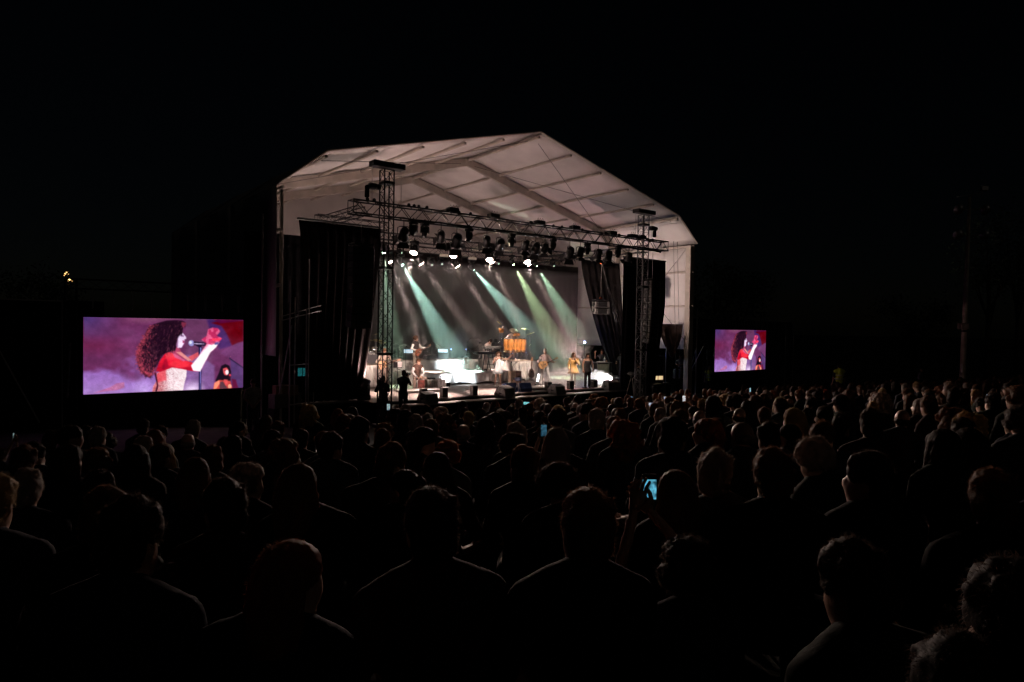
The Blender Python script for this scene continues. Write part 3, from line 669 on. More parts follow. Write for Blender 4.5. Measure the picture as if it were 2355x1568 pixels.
# ------------------------------------------------------------------ loudspeakers
def build_speakers():
    def array(label, x0, z0, v, n, w, h, d, m, curve, u=None, a=0):
        t = thing('line_array', label, 'loudspeaker', u, v, 0, a)
        G().cbox((0, 0, z0 + 0.08), (w * 0.9, d * 1.1, 0.07), 0.01).obj('fly_frame', M_TRUSS, t)
        rod(t, (0, 0, z0 + 0.1), (0, 0, 8.0), 0.01, M_STEEL, 'chain')
        ang = 0.0; p = Vec((0, 0, z0)); me = {}
        for i in range(n):
            ang += curve * (i / n) ** 1.6
            rot = Matrix.Rotation(ang, 3, 'X'); dn = rot @ Vec((0, 0, -1)); c = p + dn * (h / 2)
            b = G().cbox((0, 0, 0), (w, d, h * 0.95), 0.02).obj('cabinet', m, t); b.matrix_basis = Matrix.Translation(c) @ rot.to_4x4()
            G().cbox((0, -d / 2 - 0.004, 0), (w * 0.62, 0.02, h * 0.86), 0.008).obj('grille', M_GRILLE, b)
            if m is M_GREYBOX or n == 2:
                for sx in (-1, 1): G().cbox((sx * w * 0.42, -d / 2 - 0.006, 0), (w * 0.10, 0.025, h * 0.88), 0.008).obj('side_waveguide', m, b)
                G().lathe([(0.11, 0), (0.11, 0.03), (0.05, 0.035)], 14, (-w / 2, -0.02, 0), Matrix.Rotation(R(-90), 3, 'Y')).obj('side_handle', M_PLASTIC, b)
            p = p + dn * h
        return t
    array('long black line-array speaker column in front of the left drape', 0, 6.75, 21.3, 11, 0.78, 0.255, 0.5, M_PLASTIC, 0.045, u=10.08)
    array('grey-edged line-array speaker column in front of the right drape', 0, 6.4, 21.0, 11, 0.70, 0.275, 0.5, M_GREYBOX, 0.045, u=25.2)
    t = array('small hanging pair of speakers on an orange-hooked chain, right rear', 0, 5.5, 25.0, 2, 0.85, 0.34, 0.45, M_GREYBOX, 0.5, u=25.8, a=-20)
    OR = mat('orange_hook', (0.75, 0.12, 0.03), 0.4, var=0.1)
    for z in (7.55, 5.66): G().lathe([(0.05, -0.05), (0.09, 0), (0.05, 0.05)], 10, (0, 0, z)).obj('orange_hook', OR, t, True)
    for k in range(3): rod(t, (0.05, 0.02 * k, 7.5), (1.2 + 0.12 * k, 0.6, 4.4), 0.012, M_CABLE, 'speaker_cable')
    # wedges on the step
    def wedge(label, u, v, a, w=0.62, h=0.46, d=0.6, m=M_PLASTIC, z=1.01, mf=None):
        t = thing('stage_monitor', label, 'loudspeaker', u, v, z, a, group='wedge monitors along the stage lip')
        out = [(-d * .5, 0), (d * .42, 0), (d * .5, h * 0.35), (d * .18, h), (-d * .38, h * 0.8)]
        G().prism(out, -w / 2, w / 2, f=lambda x, y, zz: (y, x, zz)).obj('cabinet', m, t)
        G().cbox((0, d * .33, h * 0.66), (w * 0.9, 0.03, h * 0.72), 0.01, Matrix.Rotation(math.atan2(d * .32, h * .65), 3, 'X')).obj('grille', mf or M_GRILLE, t)
        for s in (-1, 1):
            G().cbox((s * (w / 2 + 0.004), -0.02, h * 0.42), (0.012, 0.16, 0.05), 0.004).obj('handle', M_BLACK, t)
            G().cbox((s * (w / 2 + 0.005), 0.05, h * 0.42), (0.014, 0.02, h * 0.7), 0.004).obj('side_seam', M_BLACK, t)
        return t
    wedge('black wedge monitor on the step near the crouching photographer', 13.5, 22.4, 8, m=M_GREYBOX)
    wedge('grey-sided wedge monitor in front of the singer', 17.35, 22.4, 12, 0.66, 0.52, 0.66, M_GREYBOX)
    wedge('grey wedge monitor below the acoustic guitarist', 20.35, 22.4, 5, m=M_GREYBOX)
    wedge('grey wedge monitor at the right end of the step', 24.05, 22.5, -6, 0.75, 0.5, 0.6, M_GREYBOX)
    wedge('blue-lit wedge monitor on the deck in front of the singer', 18.35, 23.35, 170, 0.55, 0.42, 0.5, M_BLUETINT, SZ, M_BLUETINT)
    wedge('blue-lit wedge monitor right of the small camera', 19.05, 23.2, 170, 0.6, 0.4, 0.5, M_BLUETINT, SZ, M_BLUETINT)
    for i, (u, v) in enumerate([(13.65, 22.98), (14.62, 22.98), (16.1, 22.95), (20.35, 23.0), (21.75, 22.98), (23.35, 22.98)]):
        t = thing('front_fill_speaker', 'small box speaker on the stage edge, %s from the left' % ['first', 'second', 'third', 'fourth', 'fifth', 'sixth'][i], 'loudspeaker', u, v, SZ, rnd.uniform(-6, 6), group='front fill speakers along the stage edge')
        G().cbox((0, 0, 0.2), (0.26, 0.26, 0.40), 0.015).obj('cabinet', M_GREYBOX, t); G().cbox((0, -0.135, 0.2), (0.23, 0.015, 0.36), 0.006).obj('grille', M_GRILLE, t)
        G().cbox((-0.133, 0.0, 0.3), (0.01, 0.1, 0.025), 0.003).obj('badge', M_PAPER if i > 3 else M_PLASTIC, t)
build_speakers()
# ------------------------------------------------------------------ instruments and stage gear
def mic_stand(label, u, v, z, h, a=0, boom=0.0, straight=False):
    t = thing('microphone_stand', label, 'microphone stand', u, v, z, a)
    G().lathe([(0.0, 0), (0.15, 0), (0.15, 0.02), (0.03, 0.035), (0, 0.035)], 14).obj('base', M_PLASTIC, t)
    rod(t, (0, 0, 0.03), (0, 0, h), 0.011, M_PLASTIC, 'pole')
    e = Vec((0, boom * 0.9, h + boom * 0.35)) if boom else Vec((0, 0.06, h + 0.03))
    rod(t, (0, 0, h), e, 0.009, M_PLASTIC, 'boom'); m = G().cone(e, e + Vec((0, 0.13, 0.03)), 0.013, 0.018, 8); m.ell(e + Vec((0, 0.16, 0.04)), 0.028, 10, 8); m.obj('microphone', M_PLASTIC, t, True)
    return t
def tripod(t, h, r, m=M_CHROME, z0=0.0, n=3):
    for k in range(n):
        a = 2 * math.pi * k / n + 0.4; rod(t, (0, 0, z0 + h), (r * math.cos(a), r * math.sin(a), z0), 0.011, m, 'leg')
def cymbal(label, u, v, z0, h, rad, tx, ty):
    t = thing('cymbal', label, 'cymbal', u, v, z0)
    tripod(t, 0.45, 0.3); rod(t, (0, 0, 0.1), (0, 0, h), 0.013, M_CHROME, 'pole')
    BR = mat('brass_cymbal', (0.72, 0.60, 0.26), 0.28, metal=0.9, var=0.12, scale=10)
    G().lathe([(0, 0.035), (0.03, 0.03), (0.06, 0.012), (rad, 0), (rad, -0.003), (0, -0.003)], 28, (0, 0, h), Euler((R(tx), R(ty), 0)).to_matrix()).obj('plate', BR, t, True)
    G().cone((0, 0, h), (0, 0, h + 0.07), 0.02, 0.012).obj('wing_nut', M_CHROME, t)
    return t
def build_instruments():
    PZ = SZ + 1.08
    # congas
    for i, (x, dv) in enumerate([(1164, 0.0), (1174, -0.25), (1183, -0.1), (1192, -0.1), (1203, -0.25)]):
        u, v, z = UVZ(x, 790, 28.35 + dv)
        t = thing('conga', 'tall orange conga drum on chrome stand, %s from the left' % ['first', 'second', 'third', 'fourth', 'fifth'][i], 'drum', u, v, PZ, 20 * i, group='congas on the right riser')
        z0 = 0.45
        G().lathe([(0.115, z0), (0.13, z0 + 0.05), (0.165, z0 + 0.35), (0.172, z0 + 0.48), (0.16, z0 + 0.62), (0.143, z0 + 0.74), (0.143, z0 + 0.75)], 18).obj('shell', M_WOODORANGE, t, True)
        G().lathe([(0.150, z0 + 0.72), (0.158, z0 + 0.73), (0.158, z0 + 0.76), (0.15, z0 + 0.77)], 18).obj('rim', M_CHROME, t, True)
        G().lathe([(0.0, z0 + 0.771), (0.148, z0 + 0.768), (0.15, z0 + 0.75)], 18).obj('skin', M_PAPER, t, True)
        G().lathe([(0.132, z0 + 0.05), (0.136, z0 + 0.06), (0.136, z0 + 0.09), (0.134, z0 + 0.1)], 18).obj('bottom_band', M_CHROME, t, True)
        for k in range(6):
            a = math.pi / 3 * k; rod(t, (0.165 * math.cos(a), 0.165 * math.sin(a), z0 + 0.74), (0.176 * math.cos(a), 0.176 * math.sin(a), z0 + 0.55), 0.006, M_CHROME, 'tuning_lug')
        for k in range(3):
            a = 2.1 * k; rod(t, (0.13 * math.cos(a), 0.13 * math.sin(a), z0 + 0.2), (0.26 * math.cos(a), 0.26 * math.sin(a), 0.0), 0.012, M_CHROME, 'stand_leg')
    # bongos, timbale
    u, v, z = UVZ(1188, 768, 28.6)
    t = thing('bongos', 'pair of small orange bongo drums above the congas', 'drum', u, v, z - 0.1)
    for k in (-1, 1): G().lathe([(0.085, 0), (0.095, 0.02), (0.1, 0.16), (0.105, 0.18)], 14, (k * 0.12, 0, 0)).obj('shell', M_WOODORANGE, t, True); G().lathe([(0, 0.19), (0.105, 0.185), (0.11, 0.15), (0.105, 0.145)], 14, (k * 0.12, 0, 0)).obj('head_rim', M_DARKWOOD, t, True)
    rod(t, (0, 0, 0.02), (0, 0, -(z - 0.1 - PZ)), 0.013, M_CHROME, 'stand_pole')
    u, v, z = UVZ(1153, 758, 28.9)
    t = thing('timbale', 'round orange drum on a tall chrome pole left of the percussionist', 'drum', u, v, PZ)
    zz = z - PZ
    G().lathe([(0.10, zz - 0.17), (0.13, zz - 0.12), (0.145, zz), (0.145, zz + 0.1)], 16).obj('shell', M_WOODORANGE, t, True); G().lathe([(0, zz + 0.12), (0.15, zz + 0.11), (0.155, zz + 0.08)], 16).obj('head', M_PAPER, t, True)
    G().cone((0.0, 0, zz + 0.11), (0.1, 0.0, zz + 0.18), 0.02, 0.01).obj('wing_nut', M_CHROME, t); rod(t, (0, 0.05, 0), (0, 0.05, zz - 0.1), 0.018, M_CHROME, 'pole'); tripod(t, 0.5, 0.3)
    for lab, x, y, v, r, tx, ty in [('thin brass cymbal right of the straw-hatted percussionist', 1207, 756, 29.0, 0.24, 5, 3), ('tilted brass cymbal, rightmost, on a chrome stand', 1219, 767, 28.7, 0.26, -18, -12),
                                  ('dark cymbal high above the keyboard player', 1148, 742, 29.8, 0.16, 30, 20)]:
        u, vv, z = UVZ(x, y, v); cymbal(lab, u, vv, PZ, z - PZ, r, tx, ty)
    t = thing('cowbell_rack', 'dark rack of small percussion between keyboard player and congas', 'percussion rack', *UVZ(1136, 775, 29.2)[:2], PZ)
    for k in range(4):
        rod(t, (-0.25 + 0.16 * k, 0, 0), (-0.25 + 0.16 * k, 0.02 * k, 1.25 + 0.12 * (k % 3)), 0.012, M_CHROME, 'pole'); G().cbox((-0.25 + 0.16 * k, -0.05, 0.7 + 0.18 * (k % 3)), (0.14, 0.12, 0.2), 0.02).obj('cowbell', M_PLASTIC, t)
    rod(t, (-0.35, 0, 0.8), (0.35, 0, 0.8), 0.014, M_PLASTIC, 'cross_bar'); rod(t, (-0.35, 0, 1.05), (0.4, 0, 1.02), 0.014, M_PLASTIC, 'cross_bar')
    G().cbox((0.0, 0, 0.35), (0.7, 0.35, 0.5), 0.03).obj('case', M_PLASTIC, t)
    # triangular folded score on the congas' right
    u, v, z = UVZ(1208, 800, 28.5)
    # drum kit
    DZ = SZ + 1.06
    u, v, _ = UVZ(853, 815, 28.35)
    t = thing('drum_kit', 'drum kit with black bass drum head at far left of the stage', 'drum kit', u, v, DZ, -18)
    rot = Matrix.Rotation(R(90), 3, 'X')
    G().lathe([(0.29, -0.2), (0.30, -0.2), (0.30, 0.2), (0.29, 0.2)], 26, (0, 0, 0.31), rot, cap=False).obj('bass_drum_shell', M_CHROME, t, True)
    G().lathe([(0.285, 0.18), (0.31, 0.18), (0.31, 0.22), (0.285, 0.22)], 26, (0, 0, 0.31), rot, cap=False).obj('bass_drum_hoop', M_CHROME, t, True)
    G().lathe([(0.0, 0.2), (0.29, 0.2), (0.29, 0.19), (0, 0.19)], 26, (0, 0, 0.31), rot).obj('bass_drum_head', M_PLASTIC, t)
    fc = bpy.data.curves.new('maker_name', 'FONT'); fc.body = 'TAMA'; fc.size = 0.10; fc.align_x = 'CENTER'; fc.extrude = 0.002
    fo = bpy.data.objects.new('maker_name', fc); COL.objects.link(fo); dg = bpy.context.evaluated_depsgraph_get(); tm = bpy.data.meshes.new_from_object(fo.evaluated_get(dg)); bpy.data.objects.remove(fo)
    tm.materials.clear(); nm = link('maker_name', tm, M_PAPER, t); nm.rotation_euler = (R(90), 0, 0); nm.location = (0, -0.206, 0.47)
    for x, y, r, h, z in [(-0.2, 0.05, 0.14, 0.2, 0.72), (0.16, 0.05, 0.15, 0.22, 0.72), (-0.5, 0.1, 0.18, 0.3, 0.45), (0.5, 0.2, 0.2, 0.36, 0.35), (0.42, 0.5, 0.17, 0.14, 0.6)]:
        G().lathe([(r, -h / 2), (r + 0.008, -h / 2), (r + 0.008, h / 2), (r, h / 2), (0, h / 2 - 0.005)], 18, (x, y, z)).obj('tom_drum', M_CHROME, t, True); rod(t, (x, y + r, 0), (x, y + r, z), 0.012, M_CHROME, 'drum_leg')
    BR = mat('brass_cymbal', (0.72, 0.60, 0.26), 0.28, metal=0.9, var=0.12, scale=10)
    for x, y, z, r in [(-0.55, 0.1, 1.0, 0.2), (-0.1, 0.2, 1.15, 0.22), (0.35, 0.1, 1.1, 0.24), (0.65, 0.3, 1.0, 0.2), (0.2, -0.1, 1.42, 0.15)]:
        G().lathe([(0, 0.03), (0.05, 0.012), (r, 0), (r, -0.003), (0, -0.003)], 22, (x, y, z), Euler((R(rnd.uniform(-18, 5)), R(rnd.uniform(-15, 15)), 0)).to_matrix()).obj('cymbal', BR, t, True); rod(t, (x, y, 0), (x, y, z + 0.05), 0.011, M_CHROME, 'cymbal_stand')
    # keyboards
    u, v, _ = UVZ(1128, 803, 27.75); z0 = SZ + 0.60
    t = thing('keyboard_rig', 'two stacked stage keyboards on a black A-frame stand', 'keyboard', u - 0.1, v, z0, 6)
    G().cbox((0.28, 0, 1.22), (1.35, 0.34, 0.12), 0.02).obj('upper_keyboard', M_GREYBOX, t); G().cbox((-0.35, -0.05, 0.95), (1.3, 0.36, 0.13), 0.02).obj('lower_keyboard', M_PLASTIC, t)
    G().cbox((0.28, 0.1, 1.285), (1.2, 0.13, 0.012), 0.003).obj('white_keys', M_PAPER, t); G().cbox((-0.35, 0.07, 1.02), (1.15, 0.13, 0.012), 0.003).obj('white_keys', M_PAPER, t)
    for k in range(20): G().box((0.28 - 0.56 + 0.058 * k, 0.13, 1.297), (0.02, 0.08, 0.01)).obj('black_key', M_PLASTIC, t)
    for y in (-0.15, 0.2):
        rod(t, (-0.28, y, 0), (-0.05, y, 1.2), 0.025, M_PLASTIC, 'stand_leg'); rod(t, (0.30, y, 0), (0.02, y, 1.2), 0.025, M_PLASTIC, 'stand_leg'); rod(t, (-0.24, y, 0.35), (0.24, y, 0.35), 0.018, M_PLASTIC, 'crossbar')
    rod(t, (-0.05, -0.2, 1.14), (-0.05, 0.25, 1.14), 0.02, M_PLASTIC, 'arm'); rod(t, (-0.1, -0.2, 0.87), (-0.1, 0.25, 0.87), 0.02, M_PLASTIC, 'arm')
    # coiled cable stand with tablet at left of the keyboard player
    u, v, z = UVZ(1103, 800, 27.55)
    t = thing('tablet_stand', 'grey tablet on a thin pole left of the keyboard player', 'tablet stand', u, v, z0, 15)
    rod(t, (0, 0, 0), (0, 0, 1.15), 0.014, M_STEEL, 'pole'); G().cbox((0.02, -0.03, 1.25), (0.30, 0.03, 0.36), 0.02, Matrix.Rotation(R(-20), 3, 'X')).obj('tablet', M_GREYBOX, t); tripod(t, 0.2, 0.25, M_STEEL)
    G().tube([(-0.05 + 0.07 * math.sin(i * 1.1) - 0.02 * i, -0.06, 0.95 - 0.07 * i) for i in range(14)], 0.009, 5).obj('curly_cable', M_PAPER, t, True)
    # stool behind
    t = thing('bar_stool', 'thin-legged stool beside the keyboard player', 'stool', 19.55, 28.6, z0)
    G().lathe([(0, 0.74), (0.17, 0.74), (0.17, 0.69), (0, 0.69)], 14).obj('seat', M_PLASTIC, t)
    for k in range(4): a = math.pi / 2 * k; rod(t, (0.13 * math.cos(a), 0.13 * math.sin(a), 0.7), (0.2 * math.cos(a), 0.2 * math.sin(a), 0), 0.012, M_STEEL, 'leg')
    G().lathe([(0.17, 0.3), (0.185, 0.31), (0.17, 0.32)], 14, cap=False).obj('foot_ring', M_STEEL, t)
    # cajon under its player
    u, v, _ = UVZ(962, 880, 26.0)
    t = thing('cajon', 'wooden box drum with red-brown front between the knees of its player', 'drum', u + 0.05, v - 0.15, SZ, -30)
    G().cbox((0, 0, 0.24), (0.31, 0.31, 0.48), 0.012).obj('box', M_WHITE, t); G().cbox((0, -0.16, 0.24), (0.30, 0.012, 0.47), 0.003).obj('front_plate', mat('cajon_front', (0.26, 0.07, 0.05), 0.45, var=0.5, scale=8), t)
    G().lathe([(0.055, 0), (0.06, 0.008), (0.055, 0.01)], 16, (0, 0.156, 0.27), Matrix.Rotation(R(-90), 3, 'X'), cap=True).obj('sound_hole', M_BLACK, t)
    # pedals and bottle on the little table
    t = thing('effects_pedals', 'dark effects pedals on the small cloth-covered table', 'effects pedals', 16.05, 26.45, SZ + 0.42)
    for k in range(3): G().cbox((-0.25 + 0.2 * k, 0, 0.04), (0.16, 0.22, 0.08), 0.015).obj('pedal', M_PLASTIC, t); G().ell((-0.25 + 0.2 * k, -0.06, 0.085), 0.015, 8, 6).obj('knob', M_CHROME, t)
    def bottle(label, u, v, z):
        t = thing('water_bottle', label, 'bottle', u, v, z)
        GL = mat('clear_bottle', (0.75, 0.78, 0.8), 0.15, var=0.05, spec=0.6); G().lathe([(0.0, 0), (0.045, 0), (0.045, 0.16), (0.035, 0.2), (0.016, 0.235), (0.016, 0.25)], 12).obj('body', GL, t, True)
        G().lathe([(0.019, 0.245), (0.019, 0.27), (0, 0.272)], 10).obj('cap', M_PAPER, t); G().lathe([(0.0465, 0.08), (0.0465, 0.14)], 12, cap=False).obj('paper_band', M_BLUETINT, t)
    bottle('water bottle on the small cloth-covered table', 16.6, 26.4, SZ + 0.42)
    u, v, _ = FL(1266, 892); bottle('water bottle on the floor left of the mustard-dressed singer', u, v, SZ)
    u, v, _ = FL(1281, 889); bottle('water bottle on the floor by the mustard-dressed singer\'s feet', u, v, SZ)
    # music stand
    u, v, _ = UVZ(914, 850, 26.6)
    t = thing('music_stand', 'music stand with white score sheets right of the left tower', 'music stand', u, v, SZ, -30)
    rod(t, (0, 0, 0.1), (0, 0, 1.0), 0.014, M_PLASTIC, 'pole'); tripod(t, 0.3, 0.3, M_PLASTIC); rt = Matrix.Rotation(R(-25), 3, 'X')
    G().cbox((0, 0, 1.12), (0.4, 0.02, 0.28), 0.01, rt).obj('desk', M_PLASTIC, t); G().cbox((0.1, -0.02, 1.14), (0.2, 0.008, 0.26), 0.002, rt).obj('score', M_PAPER, t)
    for lab, x, v, z, h, a, bm in [('tall microphone stand left of the bass player', 932, 27.8, SZ + 0.6, 1.25, 160, 0), ('microphone stand in front of the bass player', 956, 27.6, SZ + 0.6, 1.0, 0, 0.0),
                                 ('short boom microphone stand behind the cajon', 938, 26.6, SZ, 0.75, 70, 0.4), ('tall microphone stand at the white-dressed singer', 1158, 25.4, SZ, 1.42, 200, 0.0),
                                 ('microphone stand in front of the acoustic guitarist', 1248, 23.45, SZ, 1.5, 0, 0.0), ('microphone stand held by the mustard-dressed singer', 1311, 23.25, SZ, 1.35, 0, 0.0),
                                 ('microphone stand in front of the black-dressed singer', 1344, 23.2, SZ, 1.4, 0, 0.0), ('low boom microphone by the framed picture board', 1178, 26.6, SZ, 0.9, -60, 0.35)]:
        u, vv, _ = UVZ(x, 870, v); mic_stand(lab, u, vv, z, h, a, bm)
    # picture board / wooden crate on the floor right of the singer
    u, v, _ = FL(1192, 886)
    t = thing('wooden_box', 'pale wooden box with a brown side beside the singer', 'box', u + 0.2, v + 0.6, SZ, -10)
    G().cbox((-0.14, 0, 0.34), (0.26, 0.36, 0.68), 0.01).obj('pale_side', mat('pale_wood', (0.62, 0.44, 0.32), 0.6, var=0.1), t); G().cbox((0.16, 0.01, 0.34), (0.33, 0.35, 0.67), 0.01).obj('brown_side', mat('brown_wood', (0.30, 0.16, 0.12), 0.6, var=0.3, scale=6), t)
    # guitar rack with a dark guitar
    # video camera on a small tripod at the lip, blue light painted on its body
    u, v, _ = FL(1192, 905)
    t = thing('video_camera', 'small blue-lit camera on a tripod between the stage monitors', 'camera', u - 0.2, v - 0.2, SZ, 20)
    tripod(t, 0.55, 0.22, M_STEEL); G().cbox((0, 0, 0.66), (0.14, 0.26, 0.16), 0.02).obj('body', M_BLUETINT, t); G().cone((0, 0.12, 0.66), (0, 0.26, 0.66), 0.05, 0.055, 12).obj('lens', M_PLASTIC, t); G().cbox((0, -0.06, 0.78), (0.05, 0.16, 0.04), 0.01).obj('handle', M_PLASTIC, t)
    # wind machines on the tall rear riser
    for i, x in enumerate((906, 929, 1000)):
        u, v, z = UVZ(x, 806, 31.1)
        t = thing('drum_fan', 'big round drum fan on the rear riser, %s from the left' % ['first', 'second', 'third'][i], 'fan', u, v, SZ + 1.085, -35, group='drum fans on the rear riser')
        rt = Matrix.Rotation(R(90), 3, 'X')
        G().lathe([(0.33, -0.12), (0.36, -0.12), (0.36, 0.12), (0.33, 0.12)], 24, (0, 0, 0.46), rt, cap=False).obj('housing', M_GREYBOX, t, True)
        for k in range(5): a = k * 1.2566; G().cbox((0.16 * math.cos(a), 0, 0.46 + 0.16 * math.sin(a)), (0.3, 0.02, 0.12), 0.01, Matrix.Rotation(-a, 3, 'Y') @ Matrix.Rotation(R(25), 3, 'X')).obj('blade', M_PLASTIC, t)
        for r in (0.12, 0.22, 0.31): G().lathe([(r, 0.125), (r + 0.008, 0.13), (r, 0.135)], 24, (0, 0, 0.46), rt, cap=False).obj('guard_ring', M_STEEL, t)
        G().ell((0, 0, 0.46), (0.06, 0.08, 0.06)).obj('hub', M_PLASTIC, t); G().cbox((0, 0, 0.05), (0.6, 0.3, 0.06), 0.02).obj('foot', M_PLASTIC, t); rod(t, (-0.34, 0, 0.46), (-0.28, 0, 0.05), 0.018, M_STEEL, 'bracket'); rod(t, (0.34, 0, 0.46), (0.28, 0, 0.05), 0.018, M_STEEL, 'bracket')
    for i, (x, y) in enumerate([(940, 816), (1018, 805)]):
        u, v, z = UVZ(x, y, 30.9)
        t = thing('amplifier', 'amplifier with a glowing pale blue panel, %s on the rear riser' % ['behind the bass player', 'right of the bass player'][i], 'amplifier', u, v, SZ + 1.085, -30)
        G().cbox((0, 0, 0.3), (0.62, 0.35, 0.6), 0.02).obj('cabinet', M_PLASTIC, t); G().cbox((0, -0.18, 0.46), (0.52, 0.015, 0.18), 0.005).obj('lit_panel', mat('lit_panel', (0.6, 0.7, 0.8), 0.4, var=0, emit=(0.55, 0.78, 0.95), es=0.9), t); G().cbox((0, -0.18, 0.16), (0.52, 0.012, 0.26), 0.005).obj('grille', M_GRILLE, t)
    for i, (x, y) in enumerate([(1037, 803), (1072, 803)]):
        u, v, z = UVZ(x, y, 31.2); t = thing('indicator_light', 'tiny blue indicator light, %s, above the bright drape' % ['left one', 'right one'][i], 'light', u, v, z)
        G().ell((0, 0, 0), 0.035, 8, 6).obj('bulb', mat('blue_led', (0.2, 0.3, 0.9), 0.3, var=0, emit=(0.3, 0.4, 1), es=8), t); rod(t, (0, 0.02, 0), (0, 0.02, -(z - SZ - 1.08)), 0.012, M_PLASTIC, 'stem')
    # desk at right with papers
    u, v, _ = UVZ(1384, 850, 24.1)
    t = thing('equipment_cabinet', 'grey-green cabinet with papers and a bottle on top, right of the backing singers', 'cabinet', u, v, SZ, -8)
    G().cbox((0, 0.1, 0.56), (0.95, 0.6, 1.12), 0.02).obj('body', M_PLASTIC, t); G().cbox((-0.1, -0.21, 0.56), (0.72, 0.02, 1.0), 0.01).obj('front_panel', mat('greygreen_panel', (0.30, 0.33, 0.25), 0.6, var=0.1), t)
    for sx in (-0.47, 0.28): G().cbox((sx, -0.215, 0.56), (0.025, 0.03, 1.1), 0.005).obj('edge_rail', M_ALU, t)
    G().cbox((0, 0.1, 1.135), (1.0, 0.64, 0.03), 0.008).obj('top', M_GREYBOX, t)
    b = thing('paper_stack', 'loose stack of pale papers on the grey-green cabinet', 'papers', u - 0.1, v, SZ + 1.152, 10)
    for k in range(3): G().box((0.03 * k, 0.02 * k, 0.006 + 0.012 * k), (0.42, 0.3, 0.01), Matrix.Rotation(0.1 * k, 3, 'Z')).obj('sheet', M_PAPER, b)
    bottle('water bottle standing on the grey-green cabinet', u + 0.22, v + 0.05, SZ + 1.152)
    # fog machine
    u, v, _ = FL(1412, 887)
    t = thing('fog_machine', 'fog machine blowing a glowing white plume along the stage floor', 'fog machine', u, v + 0.25, SZ, 0)
    G().cbox((0.25, 0, 0.17), (0.5, 0.3, 0.3), 0.03).obj('body', M_PLASTIC, t); G().cone((0.0, 0, 0.24), (-0.08, 0, 0.26), 0.05, 0.06, 12).obj('nozzle', M_STEEL, t); G().tube([(0.1, 0, 0.32), (0.12, 0, 0.4), (0.38, 0, 0.4), (0.4, 0, 0.32)], 0.015, 6).obj('handle', M_STEEL, t)
    global FOGM; FOGM = (u, v + 0.25)
    spot('fog_lamp', t, (-0.02, -0.12, 0.34), (-3.0, 0.0, 0.66), 3000, (1.0, 0.95, 0.92), 75, 0.9, 0.04)
    # flood lamp on the deck lighting the white drapes
    t = thing('flood_lamp', 'low flood lamp on the deck throwing cold white light on the drapes', 'lamp', 17.05, 26.55, SZ, 0)
    G().cbox((0, 0, .14), (.34, .14, .2), .02, Matrix.Rotation(R(12), 3, 'X')).obj('housing', M_PLASTIC, t); G().cbox((0, .08, .16), (.28, .02, .15), .005, Matrix.Rotation(R(12), 3, 'X')).obj('lamp_face', lens_mat((.85, .94, 1), 8.0), t); rod(t, (-.16, 0, 0), (-.16, 0, .15), .015, M_PLASTIC, 'bracket'); rod(t, (.16, 0, 0), (.16, 0, .15), .015, M_PLASTIC, 'bracket')
    spot('flood', t, (0, .13, .2), (1.35, 3.0, .75), 700, (.82, .93, 1.0), 58, .8, .1)
    # small bright pillar lamp at the floor behind guitarist
    u, v, z = UVZ(1237, 866, 25.2)
    t = thing('floor_lamp', 'small bright upright floor lamp right of the acoustic guitarist', 'lamp', u, v, SZ, -20)
    G().cbox((0, 0.03, 0.35), (0.16, 0.06, 0.5), 0.02).obj('housing', M_PLASTIC, t); G().cbox((0, -0.01, 0.38), (0.11, 0.03, 0.38), 0.01, Matrix.Rotation(R(12), 3, 'Y')).obj('light_panel', mat('white_panel', (0.8, 0.8, 0.8), 0.3, var=0, emit=(1, 0.95, 0.9), es=6), t); G().cbox((0, 0.03, 0.05), (0.3, 0.2, 0.1), 0.02).obj('foot', M_PLASTIC, t)
    # orange cable on the floor
    p = [FL(x, y) for x, y in [(1229, 882), (1238, 880), (1236, 888), (1250, 893), (1275, 891)]]
    OC = mat('orange_cable', (0.75, 0.22, 0.05), 0.5, var=0.1)
    t = thing('cable', 'orange cable curling on the floor right of the guitarist', 'cable', 0, 0, SZ); G().tube([(a[0], a[1], 0.02) for a in p], 0.016, 6).obj('lead', OC, t, True)
